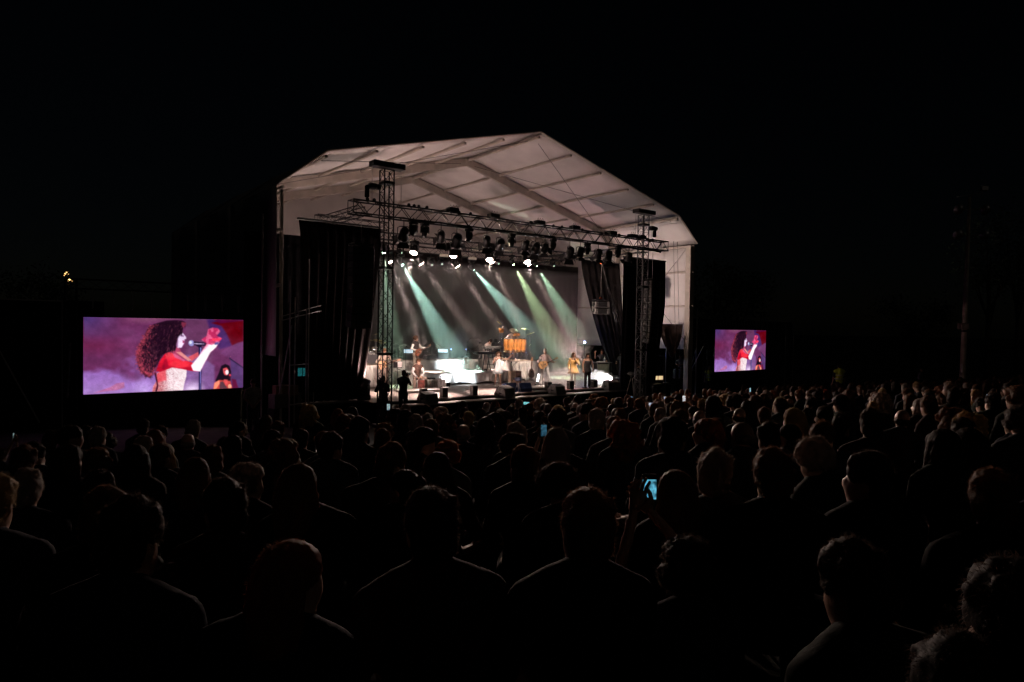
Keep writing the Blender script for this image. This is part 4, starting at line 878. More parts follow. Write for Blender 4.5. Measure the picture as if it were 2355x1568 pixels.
def guitar(label, loc, a, tilt, kind='acoustic', s=1.0, lean=0.0):
    """neck along +x of the thing, face towards -y"""
    t = thing('guitar', label, 'guitar', world=loc, a=YAW + R(a)); t.rotation_euler = (R(lean), -R(tilt), YAW + R(a)); t.scale = (s,) * 3
    def out(sc_=1.0):
        o = []
        for i in range(36):
            q = 2 * math.pi * i / 36; x = math.cos(q); z = math.sin(q)
            w = 0.195 if kind == 'acoustic' else 0.165
            r = w * (1 - 0.17 * x) * (1 - 0.20 * math.exp(-((x - 0.25) / 0.28) ** 2))
            zz = z * r
            if kind == 'bass' and x > 0.5: zz *= 0.8 + 0.5 * abs(z)
            o.append((x * 0.245 * sc_, zz * sc_))
        return o
    top = M_GUITWOOD if kind != 'dark' else M_DARKWOOD
    d = 0.10 if kind != 'bass' else 0.045
    G().prism(out(), 0, d).obj('body', M_DARKWOOD if kind == 'dark' else mat('guitar_side', (0.33, 0.13, 0.06), 0.35, var=0.2), t); G().prism(out(0.985), -0.004, 0.0).obj('top', top if kind != 'bass' else mat('bass_finish', (0.34, 0.11, 0.06), 0.3, var=0.3, scale=3), t)
    if kind != 'bass': G().lathe([(0, 0), (0.05, 0), (0.055, 0.002)], 18, (0.09, -0.005, 0), Matrix.Rotation(R(90), 3, 'X')).obj('sound_hole', M_BLACK, t); G().cbox((-0.1, -0.01, 0), (0.03, 0.012, 0.16), 0.004).obj('bridge', M_DARKWOOD, t)
    else:
        G().cbox((0.02, -0.012, 0), (0.05, 0.016, 0.1), 0.004).obj('pickup', M_PLASTIC, t); G().cbox((-0.12, -0.012, 0), (0.05, 0.014, 0.08), 0.004).obj('bridge', M_CHROME, t)
    L = 0.48 if kind != 'bass' else 0.66
    G().cbox((0.20 + (L - 0.02) / 2, -0.008, 0), (L, 0.028, 0.055), 0.006).obj('neck', M_DARKWOOD, t); G().cbox((0.2 + L + 0.07, 0.0, 0), (0.19, 0.02, 0.085), 0.008, Matrix.Rotation(R(-8), 3, 'Z')).obj('headstock', mat('headstock_wood', (0.40, 0.2, 0.1), 0.4, var=0.2), t)
    for k in range(4): 
        for sgn in (-1, 1): rod(t, (0.2 + L + 0.03 + 0.035 * k, 0, 0), (0.2 + L + 0.03 + 0.035 * k, 0, sgn * 0.065), 0.006, M_CHROME, 'tuning_peg')
    return t
build_instruments()
def extra_guitars():
    u, v, z = UVZ(1222, 868, 26.6)
    guitar('dark guitar standing upright on a floor stand before the draped riser', W(u, v, SZ + 0.48), -25, 90, 'dark', 1.0)
    t = thing('guitar_stand', 'low tubular stand under the upright dark guitar', 'guitar stand', u, v + 0.1, SZ, -25); tripod(t, 0.4, 0.28, M_STEEL); rod(t, (-0.12, -0.16, 0.2), (0.12, -0.16, 0.2), 0.013, M_STEEL, 'yoke'); rod(t, (0, 0, 0.35), (0, -0.15, 0.2), 0.013, M_STEEL, 'arm')
extra_guitars()
# ------------------------------------------------------------------ people
TMPS = bpy.data.scenes.new('mesh_workshop')
def remesh(g, voxel, sm=2, fac=0.5):
    me = g.mesh('tmp'); o = bpy.data.objects.new('tmp', me); TMPS.collection.objects.link(o)
    md = o.modifiers.new('r', 'REMESH'); md.mode = 'VOXEL'; md.voxel_size = voxel; md.use_smooth_shade = True
    if sm: s = o.modifiers.new('s', 'SMOOTH'); s.iterations = sm; s.factor = fac
    vl = TMPS.view_layers[0]; vl.update(); m = bpy.data.meshes.new_from_object(o.evaluated_get(vl.depsgraph))
    bpy.data.objects.remove(o); bpy.data.meshes.remove(me); m.materials.clear(); return m
def mesh_add(me, g, mi=None):
    """append extra geometry (fingers, eyes, stray hairs) to a mesh"""
    nv, npl, nl = len(me.vertices), len(me.polygons), len(me.loops)
    co = np.empty(nv * 3, np.float32); me.vertices.foreach_get('co', co)
    ls = np.empty(npl, np.int32); me.polygons.foreach_get('loop_start', ls); vi = np.empty(nl, np.int32); me.loops.foreach_get('vertex_index', vi)
    mt = np.empty(npl, np.int32); me.polygons.foreach_get('material_index', mt)
    gl = np.array([k for f in g.f for k in f], np.int32) + nv; st = np.cumsum([0] + [len(f) for f in g.f])[:-1].astype(np.int32) + nl
    me.clear_geometry()
    co = np.concatenate([co, np.array(g.v, np.float32).ravel()]); vi = np.concatenate([vi, gl]); ls = np.concatenate([ls, st]); mt = np.concatenate([mt, np.array(g.m if mi is None else [mi] * len(g.f), np.int32)])
    me.vertices.add(len(co) // 3); me.vertices.foreach_set('co', co); me.loops.add(len(vi)); me.loops.foreach_set('vertex_index', vi)
    me.polygons.add(len(ls)); me.polygons.foreach_set('loop_start', ls); me.polygons.foreach_set('material_index', mt)
    me.polygons.foreach_set('use_smooth', np.ones(len(ls), bool)); me.update(calc_edges=True)
STAND = dict(pel=(0, 0, .96), wai=(0, 0, 1.12), che=(0, 0, 1.32), nek=(0, 0, 1.49), hed=(0, -.015, 1.635),
             shL=(.185, 0, 1.42), elL=(.25, .02, 1.13), haL=(.25, -.10, .89), hipL=(.09, 0, .93), knL=(.10, -.02, .51), anL=(.10, .02, .09),
             shR=(-.185, 0, 1.42), elR=(-.25, .02, 1.13), haR=(-.25, -.10, .89), hipR=(-.09, 0, .93), knR=(-.10, -.02, .51), anR=(-.10, .02, .09))
def torso(g, J, e=0.0, w=1.0, top=True, hips=True):
    pts = [J['pel'], J['wai'], J['che'], (J['che'] + J['nek']) / 2, J['nek']]
    rad = [(.150, .105), (.132, .10), (.168, .118), (.150, .095), (.06, .058)]
    x = (J['shL'] - J['shR']).normalized(); rs = []
    for p, (a, b) in zip(pts, rad):
        t = (J['nek'] - J['pel']).normalized(); xx = (x - t * x.dot(t)).normalized(); y = t.cross(xx)
        rs.append([p + xx * ((a * w + e) * math.cos(2 * math.pi * k / 14)) + y * ((b * w + e) * math.sin(2 * math.pi * k / 14)) for k in range(14)])
    lo = [c - (J['nek'] - J['pel']).normalized() * 0.10 for c in [sum(rs[0], Vec()) / 14]][0]
    rs.insert(0, [lo + (p - Vec(J['pel'])) * 0.8 for p in rs[0]])
    g.rings(rs)
    lo_ = Vec((0, 0, -.018))
    g.caps(J['shL'] + lo_, J['shR'] + lo_, .058 * w + e, .058 * w + e)
    for s_ in 'LR': g.caps(J['nek'] + Vec((0, .012, .012)), J['sh' + s_].lerp(J['nek'], .12) + lo_ * .6, .05 * w + e, .056 * w + e)
def limb(g, a, b, c, r, e=0.0, q=1.0):
    """upper and lower limb, lower cut at fraction q"""
    g.caps(a, b, r[0] + e, r[1] + e); g.caps(b, b.lerp(c, q), r[1] + e, r[1] + (r[2] - r[1]) * q + e)
ARM = (.048, .040, .027); LEG = (.080, .055, .038)
def head(g, J, yaw=0.0, pit=0.0, s=1.0):
    rot = Euler((R(pit), 0, R(yaw))).to_matrix(); c = J['hed']
    def P(x, y, z): return c + rot @ (Vec((x, y, z)) * s)
    g.ell(P(0, .01, .03), (.076 * s, .094 * s, .092 * s), 16, 12, rot); g.ell(P(0, -.03, -.045), (.058 * s, .062 * s, .075 * s), 14, 10, rot)
    g.ell(P(0, -.098, -.018), (.013 * s, .018 * s, .026 * s), 8, 6, rot); g.ell(P(0, -.058, -.10), (.028 * s, .024 * s, .02 * s), 8, 6, rot)
    for k in (-1, 1): g.ell(P(k * .078, .012, -.01), (.011 * s, .02 * s, .032 * s), 8, 6, rot)
    g.caps(J['nek'] - Vec((0, 0, .04)), P(0, .005, -.06), .056, .052)
    return P, rot
def fingers(J, side, curl=0.5):
    g = G(); ha = J['ha' + side]; el = J['el' + side]; d = (ha - el).normalized()
    x = Vec((1, 0, 0)) if abs(d.x) < .8 else Vec((0, 1, 0)); x = (x - d * x.dot(d)).normalized(); y = d.cross(x)
    base = ha + d * .045
    g.hull([ha + x * sx * .022 + y * sy * .014 for sx in (-1, 1) for sy in (-1, 1)] + [base + d * .05 + x * sx * .04 + y * sy * .012 for sx in (-1, 1) for sy in (-1, 1)])
    for i, L in enumerate((.066, .078, .074, .058)):
        b = base + d * .045 + x * (-.031 + .0205 * i); m = b + d * (L * .5) + y * (L * .2 * curl); e = m + d * (L * .5 * (1 - .5 * curl)) + y * (L * .5 * curl)
        g.tube([b, m, e], [.0095, .009, .007], 6)
    b = base - x * .03; g.tube([b - d * .03, b - x * .025 + d * .01, b - x * .03 + d * .045 + y * .01], [.012, .011, .008], 6)
    return g
def hair_mesh(kind, seed, s=1.0, strands=0, length=0.25):
    """hair around a head whose centre is the origin, face towards -y"""
    r = random.Random(seed); g = G()
    if kind in ('short', 'side'):
        g.ell((0, .014, .045), (.085, .102, .092), 18, 12); g.ell((0, .05, -.01), (.078, .066, .075), 14, 10)
        for k in range(26):
            a = r.uniform(0, 6.28); q = r.uniform(.1, 1.2); g.ell((.078 * math.cos(a) * math.sin(q), .014 + .09 * math.sin(a) * math.sin(q), .05 + .082 * math.cos(q)), r.uniform(.018, .03), 6, 5)
    elif kind == 'curly':
        for k in range(90):
            a = r.uniform(0, 6.28); q = math.acos(r.uniform(-.55, 1)); x, y, z = math.cos(a) * math.sin(q), math.sin(a) * math.sin(q), math.cos(q)
            if y < -.45 and z < .45: continue
            g.ell((x * .095, .02 + y * .105, .04 + z * .098), r.uniform(.024, .042), 7, 5)
        g.ell((0, .02, .04), (.085, .1, .09), 14, 10)
    elif kind in ('long', 'longcurly'):
        g.ell((0, .016, .045), (.088, .104, .094), 18, 12)
        w = .1 if kind == 'long' else .135
        for k in range(46 if kind == 'long' else 110):
            a = r.uniform(.15 * 3.14, .85 * 3.14) if r.random() < .75 else r.choice((r.uniform(-.12, .15) * 3.14, r.uniform(.85, 1.12) * 3.14))
            x, y = math.cos(a), math.sin(a); z1 = -length * r.uniform(.75, 1.1)
            if kind == 'long': g.tube([(x * .075, .015 + y * .09, .06), (x * .095, .02 + y * .1, -.03), (x * w, .02 + y * .1, z1 * .6), (x * w * .9, .03 + y * .085, z1)], [.022, .026, .026, .012], 6)
            else:
                z = r.uniform(z1, .11); rr = w * (1 - .35 * max(0, z / .12)); g.ell((x * rr * r.uniform(.7, 1.08), .02 + y * rr * r.uniform(.7, 1.05), z), r.uniform(.025, .045), 7, 5)
    elif kind == 'bun':
        g.ell((0, .014, .045), (.083, .1, .09), 18, 12); g.ell((0, .05, -.01), (.075, .062, .07), 14, 10); g.ell((0, .115, .075), (.05, .045, .048), 12, 9)
    elif kind == 'pony':
        g.ell((0, .014, .045), (.083, .1, .09), 18, 12); g.ell((0, .05, -.01), (.075, .062, .07), 14, 10); g.tube([(0, .1, .06), (0, .15, .03), (0.01, .15, -.08), (0, .13, -length * .8)], [.022, .034, .03, .012], 8)
    elif kind == 'bald':
        g.ell((0, .03, -.012), (.083, .085, .05), 16, 10)
    elif kind == 'cap':
        g.ell((0, .014, .052), (.09, .106, .092), 18, 12); g.ell((0, .05, -.01), (.076, .064, .07), 14, 10); g.hull([(-.07, -.06, .055), (.07, -.06, .055), (-.05, -.17, .045), (.05, -.17, .045), (-.07, -.06, .045), (.07, -.06, .045), (-.05, -.17, .036), (.05, -.17, .036)])
    me = remesh(g, .011 if strands else .017, 2 if kind not in ('curly', 'longcurly') else 1)
    # strand-like relief and stray hairs
    nv = len(me.vertices); co = np.empty(nv * 3, np.float32); me.vertices.foreach_get('co', co); co = co.reshape(-1, 3); no = np.empty(nv * 3, np.float32); me.vertices.foreach_get('normal', no); no = no.reshape(-1, 3)
    k1 = np.sin(co[:, 0] * 97 + seed + 2 * np.sin(co[:, 2] * 41 + seed)) * np.sin(co[:, 1] * 89 + 1.7 * np.sin(co[:, 2] * 53)) + .6 * np.sin(co[:, 0] * 230 + co[:, 2] * 60) * np.sin(co[:, 1] * 210 + seed) + .3 * np.random.RandomState(seed).randn(nv)
    co = co + no * (.0028 * k1 * (1.8 if 'curly' in kind else 1))[:, None]; me.vertices.foreach_set('co', co.astype(np.float32).ravel()); me.update()
    if strands:
        gs = G(); vs = me.vertices; nv = len(vs); down = Vec((0, 0, -1))
        for _ in range(strands):
            v = vs[r.randrange(nv)]; n = v.normal
            if n.y < -.6: continue
            lay = (down - n * down.dot(n)); L = r.uniform(.008, .022) * (1.5 if 'curly' in kind else 1)
            d1 = (n * r.uniform(.25, .9) + lay * r.uniform(.1, .8) + Vec((r.uniform(-.4, .4), r.uniform(-.4, .4), r.uniform(-.3, .5)))).normalized()
            d2 = (d1 + Vec((r.uniform(-.6, .6), r.uniform(-.6, .6), -.5))).normalized(); sd = d1.cross(n); sd = sd.normalized() * .00055 if sd.length > 1e-4 else Vec((.0005, 0, 0))
            p = v.co - n * .003; a, b = p + d1 * L * .6, p + d1 * L * .6 + d2 * L * .5
            gs.add([p - sd, p + sd, a + sd * .8, a - sd * .8, b], [(0, 1, 2, 3), (3, 2, 4)])
        mesh_add(me, gs, 0)
    me.polygons.foreach_set('use_smooth', [True] * len(me.polygons))
    return me
PERSON_GROUP = None
def person(label, u, v, z, a, pose=None, h=1.75, skin=M_SKINL, shirt=None, sleeves=1.0, vest=None, trousers=M_DENIM, dress=None, hair=('short', M_HBLACK), yaw=0, pit=0, shoes=M_PLASTIC, skirt=None, group=None, vx=.024, world=None, w=1.0, hat=None, sleeve_mat=None, extra=None):
    k = h / 1.75; J = {n: Vec(p) * k for n, p in STAND.items()}
    for n, p in (pose or {}).items(): J[n] = Vec(p) * k
    g = G(); torso(g, J, 0, w)
    for s in 'LR':
        limb(g, J['sh' + s], J['el' + s], J['ha' + s], ARM); limb(g, J['hip' + s], J['kn' + s], J['an' + s], LEG)
        fd = (Vec((J['an' + s].x, J['an' + s].y - .14, J['an' + s].z - .055))); g.caps(J['an' + s] - Vec((0, 0, .045)), fd, .038, .03)
    P, rot = head(g, J, yaw, pit)
    me = remesh(g, vx * .85, 2)
    for s in 'LR': mesh_add(me, fingers(J, s), 0)
    ge = G()
    for q in (-1, 1): ge.ell(P(q * .031, -.083, .012), (.013, .008, .008), 8, 6, rot)
    mesh_add(me, ge, 1); gl = G().ell(P(0, -.083, -.068), (.024, .012, .009), 8, 6, rot); mesh_add(me, gl, 2)
    b = link('person', me, [skin, M_EYE, M_LIP]); tag(b, label, 'person', group)
    if world is not None: b.location = world; b.rotation_euler = (0, 0, a)
    else: b.location = W(u, v, z); b.rotation_euler = (0, 0, YAW + R(a))
    def part(name, gg, m, sm=2, vx_=vx):
        return link(name, remesh(gg, vx_, sm), m, b)
    if shirt:
        g = G(); torso(g, J, .014, w)
        for s in 'LR':
            if sleeves > 0: limb(g, J['sh' + s], J['el' + s], J['ha' + s], ARM, .014, max(.05, sleeves * 2 - 1)) if sleeves > .5 else g.caps(J['sh' + s], J['sh' + s].lerp(J['el' + s], sleeves * 2), .062, .056)
        part('shirt', g, shirt)
    if vest:
        g = G(); torso(g, J, .024, w); part('waistcoat', g, vest)
    if trousers:
        g = G()
        for s in 'LR': limb(g, J['hip' + s], J['kn' + s], J['an' + s], (.088, .064, .056), .012)
        g.ell(J['pel'] - Vec((0, 0, .02)), (.155, .118, .11)); part('trousers', g, trousers)
    if dress:
        dm, hem, fl = dress; g = G(); x = (J['shL'] - J['shR']).normalized(); rs = []
        prof = [(J['che'] + (J['nek'] - J['che']) * .35, .158, .105), (J['che'], .182, .132), (J['wai'], .142, .112), (J['pel'], .178, .132), (Vec((J['pel'].x, J['pel'].y, (J['pel'].z + hem) / 2)), .178 + fl * .5, .14 + fl * .4), (Vec((J['pel'].x, J['pel'].y, hem)), .18 + fl, .15 + fl * .8)]
        for i, (p, aa, bb) in enumerate(prof):
            rs.append([p + Vec((aa * math.cos(2 * math.pi * q / 40), bb * math.sin(2 * math.pi * q / 40), 0)) * (1 + (.07 * math.sin(q * 2.2) if i > 3 else 0) * (i - 3) / 2) for q in range(40)])
        g.rings(rs); o = link('dress', g.mesh('dress', True), dm, b)
        if sleeve_mat:
            g = G()
            for s in 'LR': limb(g, J['sh' + s], J['el' + s], J['ha' + s], (.056, .05, .06), .012, .9)
            part('sleeves', g, sleeve_mat)
    g = G()
    for s in 'LR':
        an = J['an' + s]; g.caps(an - Vec((0, -.01, .045)), an + Vec((0, -.15, -.06)), .045, .038)
    part('shoes', g, shoes, 1)
    if hair:
        hm = hair_mesh(hair[0], hash(label) % 97 if False else len(label), 1, 0, hair[2] if len(hair) > 2 else .25)
        o = link('hair', hm, hair[1], b); o.matrix_basis = Matrix.Translation(J['hed']) @ rot.to_4x4()
    if hat:
        g = G().lathe([(0, .13), (.07, .125), (.088, .09), (.092, .055), (.23, .045), (.235, .04), (.09, .03)], 26, (0, .01, 0)); o = link('straw_hat', g.mesh('straw_hat', True), hat, b); o.matrix_basis = Matrix.Translation(J['hed'] + Vec((0, 0, .02))) @ rot.to_4x4() @ Matrix.Rotation(R(14), 4, 'X')
    if extra == 'hivis':
        g = G(); torso(g, J, .03, w); o = part('hi_vis_vest', g, M_HIVIS)
        for zz in (1.08, 1.24):
            gg = G(); gg.lathe([(1, -.022), (1, .022)], 24, (0, 0, 0)); 
            gg.v = [(J['che'].x + x * .215 * w, J['che'].y + y * .155 * w, zz * k + q) for x, y, q in gg.v]; gg.obj('reflective_band', M_HIBAND, o)
    return b
def lp(b_u, b_v, b_a, p):
    """local point of a person -> tent coordinates"""
    c, s = math.cos(R(b_a)), math.sin(R(b_a)); return (b_u + p[0] * c - p[1] * s, b_v + p[0] * s + p[1] * c, p[2])
def build_performers():
    Z6 = SZ + .60
    # singer in white
    u, v, _ = FL(1145, 888)
    person('singer in a short white sequined dress with curly dark hair, left arm stretched out', u, v, SZ, -22,
           dict(shL=(.17, -.01, 1.42), elL=(.40, -.12, 1.36), haL=(.60, -.20, 1.52), elR=(-.27, .0, 1.18), haR=(-.16, -.22, 1.34), knL=(.10, -.04, .51), anL=(.13, .0, .09), knR=(-.11, 0, .5), anR=(-.17, .02, .09)),
           h=1.70, skin=M_SKINL, trousers=None, dress=(M_SEQUIN, .62, .07), hair=('longcurly', M_HBROWN, .34), yaw=-15, pit=-14, shoes=M_WHITE, w=.92, vx=.02)
    # bassist
    u, v, _ = UVZ(955, 850, 28.2); a = 28
    person('bass player with dark hair, white shirt, black waistcoat and beige trousers', u, v, Z6, a,
           dict(elL=(.36, -.10, 1.20), haL=(.46, -.30, 1.22), elR=(-.34, .02, 1.16), haR=(-.12, -.22, 1.06)), h=1.78, shirt=M_WHITE, sleeves=.9, vest=M_VEST, trousers=M_BEIGE, hair=('curly', M_HBROWN), yaw=35)
    p = lp(u, v, a, (-.12, -.24, 1.05)); guitar('bass guitar with red-brown body held by the bass player', W(p[0], p[1], Z6 + 1.02), a - 6, 20, 'bass')
    # cajon player
    u, v, _ = UVZ(962, 875, 26.2); a = -8
    person('percussionist in white shirt and brown waistcoat seated on a box drum', u, v + .1, SZ - .02, a,
           dict(pel=(0, .05, .58), wai=(0, .04, .76), che=(0, -.02, .97), nek=(.0, -.05, 1.14), hed=(.02, -.08, 1.28), shL=(.185, -.04, 1.07), elL=(.27, -.10, .80), haL=(.12, -.28, .62), shR=(-.185, -.04, 1.07), elR=(-.27, -.08, .80), haR=(-.12, -.28, .6),
                hipL=(.10, .03, .55), knL=(.26, -.36, .54), anL=(.28, -.34, .09), hipR=(-.10, .03, .55), knR=(-.26, -.36, .54), anR=(-.28, -.30, .09)), h=1.76, shirt=M_WHITE, sleeves=.95, vest=M_BROWNVEST, trousers=M_BEIGE, hair=('side', M_HBROWN), yaw=40, pit=6)
    # keyboard player
    u, v, _ = UVZ(1114, 840, 28.35); a = 20
    person('keyboard player in a pale pink suit bending over his keyboards', u, v, Z6, a,
           dict(wai=(0, -.03, 1.12), che=(0, -.12, 1.29), nek=(0, -.22, 1.42), hed=(.02, -.31, 1.52), shL=(.18, -.18, 1.37), elL=(.24, -.22, 1.10), haL=(.2, -.46, 1.08), shR=(-.18, -.18, 1.37), elR=(-.24, -.2, 1.1), haR=(-.14, -.46, 1.05), anR=(-.14, -.06, .09), anL=(.14, .08, .09)),
           h=1.74, shirt=M_PINKISH, trousers=M_PINKISH, hair=('short', M_HBLACK), yaw=15, pit=38)
    # percussionist with hat
    u, v, _ = UVZ(1177, 790, 29.15); a = -18
    person('percussionist in a straw hat and pale shirt behind the congas', u, v, SZ + 1.08, a,
           dict(wai=(0, -.02, 1.1), che=(0, -.08, 1.29), nek=(0, -.14, 1.44), hed=(.0, -.2, 1.56), shL=(.2, -.1, 1.38), elL=(.34, -.12, 1.14), haL=(.2, -.42, 1.15), shR=(-.2, -.1, 1.38), elR=(-.4, -.08, 1.15), haR=(-.34, -.38, 1.12)), h=1.76, skin=M_SKIND, shirt=M_PINKISH, sleeves=.85, trousers=M_BEIGE, hair=('short', M_HBLACK), pit=18, hat=M_STRAW)
    # acoustic guitarist
    u, v, _ = FL(1252, 891); a = -30
    person('acoustic guitarist in pale shirt and white trousers, legs apart', u, v, SZ + .1, a,
           dict(elL=(.34, -.08, 1.15), haL=(.40, -.26, 1.16), elR=(-.36, .0, 1.16), haR=(-.13, -.24, 1.08), knL=(.17, -.02, .5), anL=(.24, .0, .09), knR=(-.15, 0, .5), anR=(-.2, .02, .09)), h=1.76, shirt=M_PINKISH, sleeves=.8, trousers=M_WHITE, hair=('short', M_HGREY), yaw=-8, pit=8, skin=M_SKINM)
    p = lp(u, v, a, (-.13, -.27, 1.05)); guitar('pale acoustic guitar played by the guitarist in white trousers', W(p[0], p[1], SZ + .1 + 1.03), a + 14, 24, 'acoustic')
    # backing singers
    u, v, _ = FL(1318, 889)
    person('backing singer in a short mustard dress holding her microphone', u, v, SZ, -32, dict(elL=(.27, -.02, 1.16), haL=(.06, -.20, 1.36), elR=(-.25, .03, 1.13), haR=(-.24, -.06, .9), knL=(.07, -.02, .51), anL=(.07, .02, .09), knR=(-.07, -.02, .51), anR=(-.08, .02, .09)), h=1.70, skin=M_SKINM, trousers=None, dress=(M_YELLOWD, .66, .12), sleeve_mat=M_YELLOWD, hair=('long', M_HBROWN, .22), yaw=6, pit=-6, shoes=M_WHITE, w=.92, vx=.02)
    u, v, _ = FL(1350, 891)
    person('backing singer with long dark hair in a black sleeveless dress', u, v, SZ, -30, dict(elL=(.28, .02, 1.14), haL=(.24, -.12, .92), elR=(-.26, .0, 1.14), haR=(-.24, -.1, .9)), h=1.68, skin=M_SKINM, trousers=M_BLACKD, dress=(M_BLACKD, .74, .06), hair=('long', M_HBLACK, .3), yaw=-10, pit=-8, w=.95, vx=.02)
    # stagehands
    u, v, _ = UVZ(1383, 860, 24.9)
    person('stagehand in a dark tee raising one hand behind the grey-green cabinet', u, v, SZ, -55, dict(elR=(-.36, -.06, 1.28), haR=(-.33, -.16, 1.55)), h=1.78, shirt=M_DARKTEE, sleeves=.35, skin=M_SKINM, yaw=-15)
    u, v, _ = UVZ(1430, 860, 23.6)
    person('stagehand in dark clothes standing half behind the right black drape', u, v, SZ, -60, dict(elR=(-.3, -.1, 1.15), haR=(-.25, -.32, 1.12)), h=1.72, shirt=M_DARKTEE, sleeves=.35, skin=M_SKINM)
    # drummer glimpsed behind the left tower
    u, v, _ = UVZ(884, 842, 27.0)
    person('guitarist in beige seen through the lattice of the left tower', u, v, SZ + .1, -20, dict(elL=(.34, -.08, 1.15), haL=(.38, -.26, 1.2), elR=(-.36, .0, 1.16), haR=(-.13, -.24, 1.08)), h=1.74, shirt=M_BEIGE, trousers=M_BEIGE, hair=('short', M_HBROWN), skin=M_SKINM)
    p = lp(u, v, -20, (-.13, -.27, 1.05)); guitar('acoustic guitar seen through the lattice of the left tower', W(p[0], p[1], SZ + 1.13), -24, 17, 'acoustic')
    # photographers
    def case(label, u, v, d, z):
        t = thing('flight_case', label, 'flight case', u, v, z, 6)
        G().cbox((0, 0, d[2] / 2), d, 0.02).obj('shell', M_PLASTIC, t)
        for sx in (-1, 1):
            for sy in (-1, 1): rod(t, (sx * d[0] / 2, sy * d[1] / 2, 0.02), (sx * d[0] / 2, sy * d[1] / 2, d[2] - 0.02), 0.014, M_ALU, 'edge_rail')
        for zz in (0.015, d[2] - 0.015):
            for sy in (-1, 1): rod(t, (-d[0] / 2, sy * d[1] / 2, zz), (d[0] / 2, sy * d[1] / 2, zz), 0.014, M_ALU, 'edge_rail')
            for sx in (-1, 1): rod(t, (sx * d[0] / 2, -d[1] / 2, zz), (sx * d[0] / 2, d[1] / 2, zz), 0.014, M_ALU, 'edge_rail')
        for sx in (-.25, .25): G().cbox((sx * d[0], -d[1] / 2 - .008, d[2] * .5), (.14, .02, .1), .006).obj('latch', M_ALU, t)
        return t
    u, v = 12.05, 21.75; gz = ground_z(*W(u, v, 0)[:2])
    case('black flight case under the photographer at the stage front', u, v, (.7, .5, .62 - gz), gz)
    person('photographer in dark clothes aiming a long-lens camera at the stage', u, v, .62, 130, dict(wai=(0, -.01, 1.11), nek=(0, -.04, 1.48), hed=(0, -.07, 1.62), elL=(.24, -.2, 1.22), haL=(.08, -.34, 1.42), elR=(-.24, -.16, 1.2), haR=(-.08, -.26, 1.50)), h=1.76, shirt=M_DARKTEE, sleeves=.4, trousers=M_DARKTEE, hair=('short', M_HBLACK), skin=M_SKINM)
    c, s = math.cos(R(130)), math.sin(R(130)); q = lp(u, v, 130, (0, -.30, 1.55))
    t = thing('photo_camera', 'black camera with long lens held by the photographer', 'camera', q[0], q[1], .62 + 1.58, 130)
    G().cbox((0, 0, 0), (.15, .08, .11), .015).obj('body', M_PLASTIC, t); G().lathe([(.04, 0), (.045, .08), (.038, .12), (.05, .26), (.05, .28)], 14, (0, -.04, 0), Matrix.Rotation(R(90), 3, 'X')).obj('lens', M_PLASTIC, t, True)
    u, v = 11.15, 21.6; gz = ground_z(*W(u, v, 0)[:2])
    case('black flight case under the operator behind the left tower', u, v, (.6, .5, .48 - gz), gz)
    person('camera operator in black standing behind the left tower', u, v, .48, 165, dict(elL=(.24, -.2, 1.2), haL=(.12, -.32, 1.38), elR=(-.24, -.18, 1.2), haR=(-.1, -.3, 1.4)), h=1.70, shirt=M_DARKTEE, trousers=M_DARKTEE, hair=('short', M_HBLACK), skin=M_SKINM)
    t = thing('video_camera', 'black video camera held up behind the left tower', 'camera', *lp(u, v, 165, (0.05, -.34, 0))[:2], .48 + 1.5, 165)
    G().cbox((0, 0, 0), (.14, .3, .16), .02).obj('body', M_PLASTIC, t); G().cone((0, -.15, 0), (0, -.3, 0), .05, .06, 12).obj('lens', M_PLASTIC, t); G().cbox((0, .02, .12), (.04, .18, .05), .01).obj('handle', M_PLASTIC, t)
    # camera operator with tripod on the right
    u, v, _ = UVZ(1455, 870, 21.9); gz = ground_z(*W(u, v, 0)[:2])
    person('camera operator with bare forearms behind a tall tripod by the right tower', u + .35, v, gz + .55, 75, dict(elL=(.26, -.2, 1.1), haL=(.1, -.42, 1.2), elR=(-.26, -.2, 1.1), haR=(-.06, -.42, 1.15)), h=1.72, shirt=M_DARKTEE, sleeves=.4, trousers=M_DARKTEE, hair=('short', M_HBLACK), skin=M_SKINM)
    t = thing('camera_tripod', 'tall metal tripod with a video camera at the right stage corner', 'tripod', u - .15, v - .05, gz + .3, 0)
    for k in range(3): aa = 2.1 * k + .3; rod(t, (.05 * math.cos(aa), .05 * math.sin(aa), 1.25), (.42 * math.cos(aa), .42 * math.sin(aa), -.3), .02, M_STEEL, 'leg')
    G().cbox((0, 0, 1.32), (.14, .14, .12), .02).obj('pan_head', M_PLASTIC, t); G().cbox((0, .02, 1.48), (.14, .36, .2), .03).obj('camera_body', M_PLASTIC, t); G().cone((0, .2, 1.48), (0, .38, 1.48), .05, .06, 12).obj('lens', M_PLASTIC, t); rod(t, (.03, -.05, 1.3), (.1, -.45, 1.1), .012, M_STEEL, 'pan_handle')
    # right backstage
    u, v, _ = UVZ(1564, 850, 24.6)
    person('man in black seated among cases beside the right tent post', u, v, SZ, -70, dict(pel=(0, .05, .62), wai=(0, .04, .8), che=(0, 0, 1.0), nek=(.0, -.03, 1.17), hed=(.0, -.06, 1.31), shL=(.185, 0, 1.1), elL=(.26, -.1, .86), haL=(.08, -.28, .82), shR=(-.185, 0, 1.1), elR=(-.26, -.1, .86), haR=(-.08, -.28, .82), hipL=(.1, .03, .58), knL=(.14, -.36, .56), anL=(.14, -.36, .09), hipR=(-.1, .03, .58), knR=(-.14, -.36, .56), anR=(-.14, -.36, .09)), shirt=M_DARKTEE, sleeves=.4, trousers=M_DARKTEE, skin=M_SKINM)
    case('black case serving as a seat beside the right tent post', u - .05, v + .08, (.5, .45, .56), SZ)
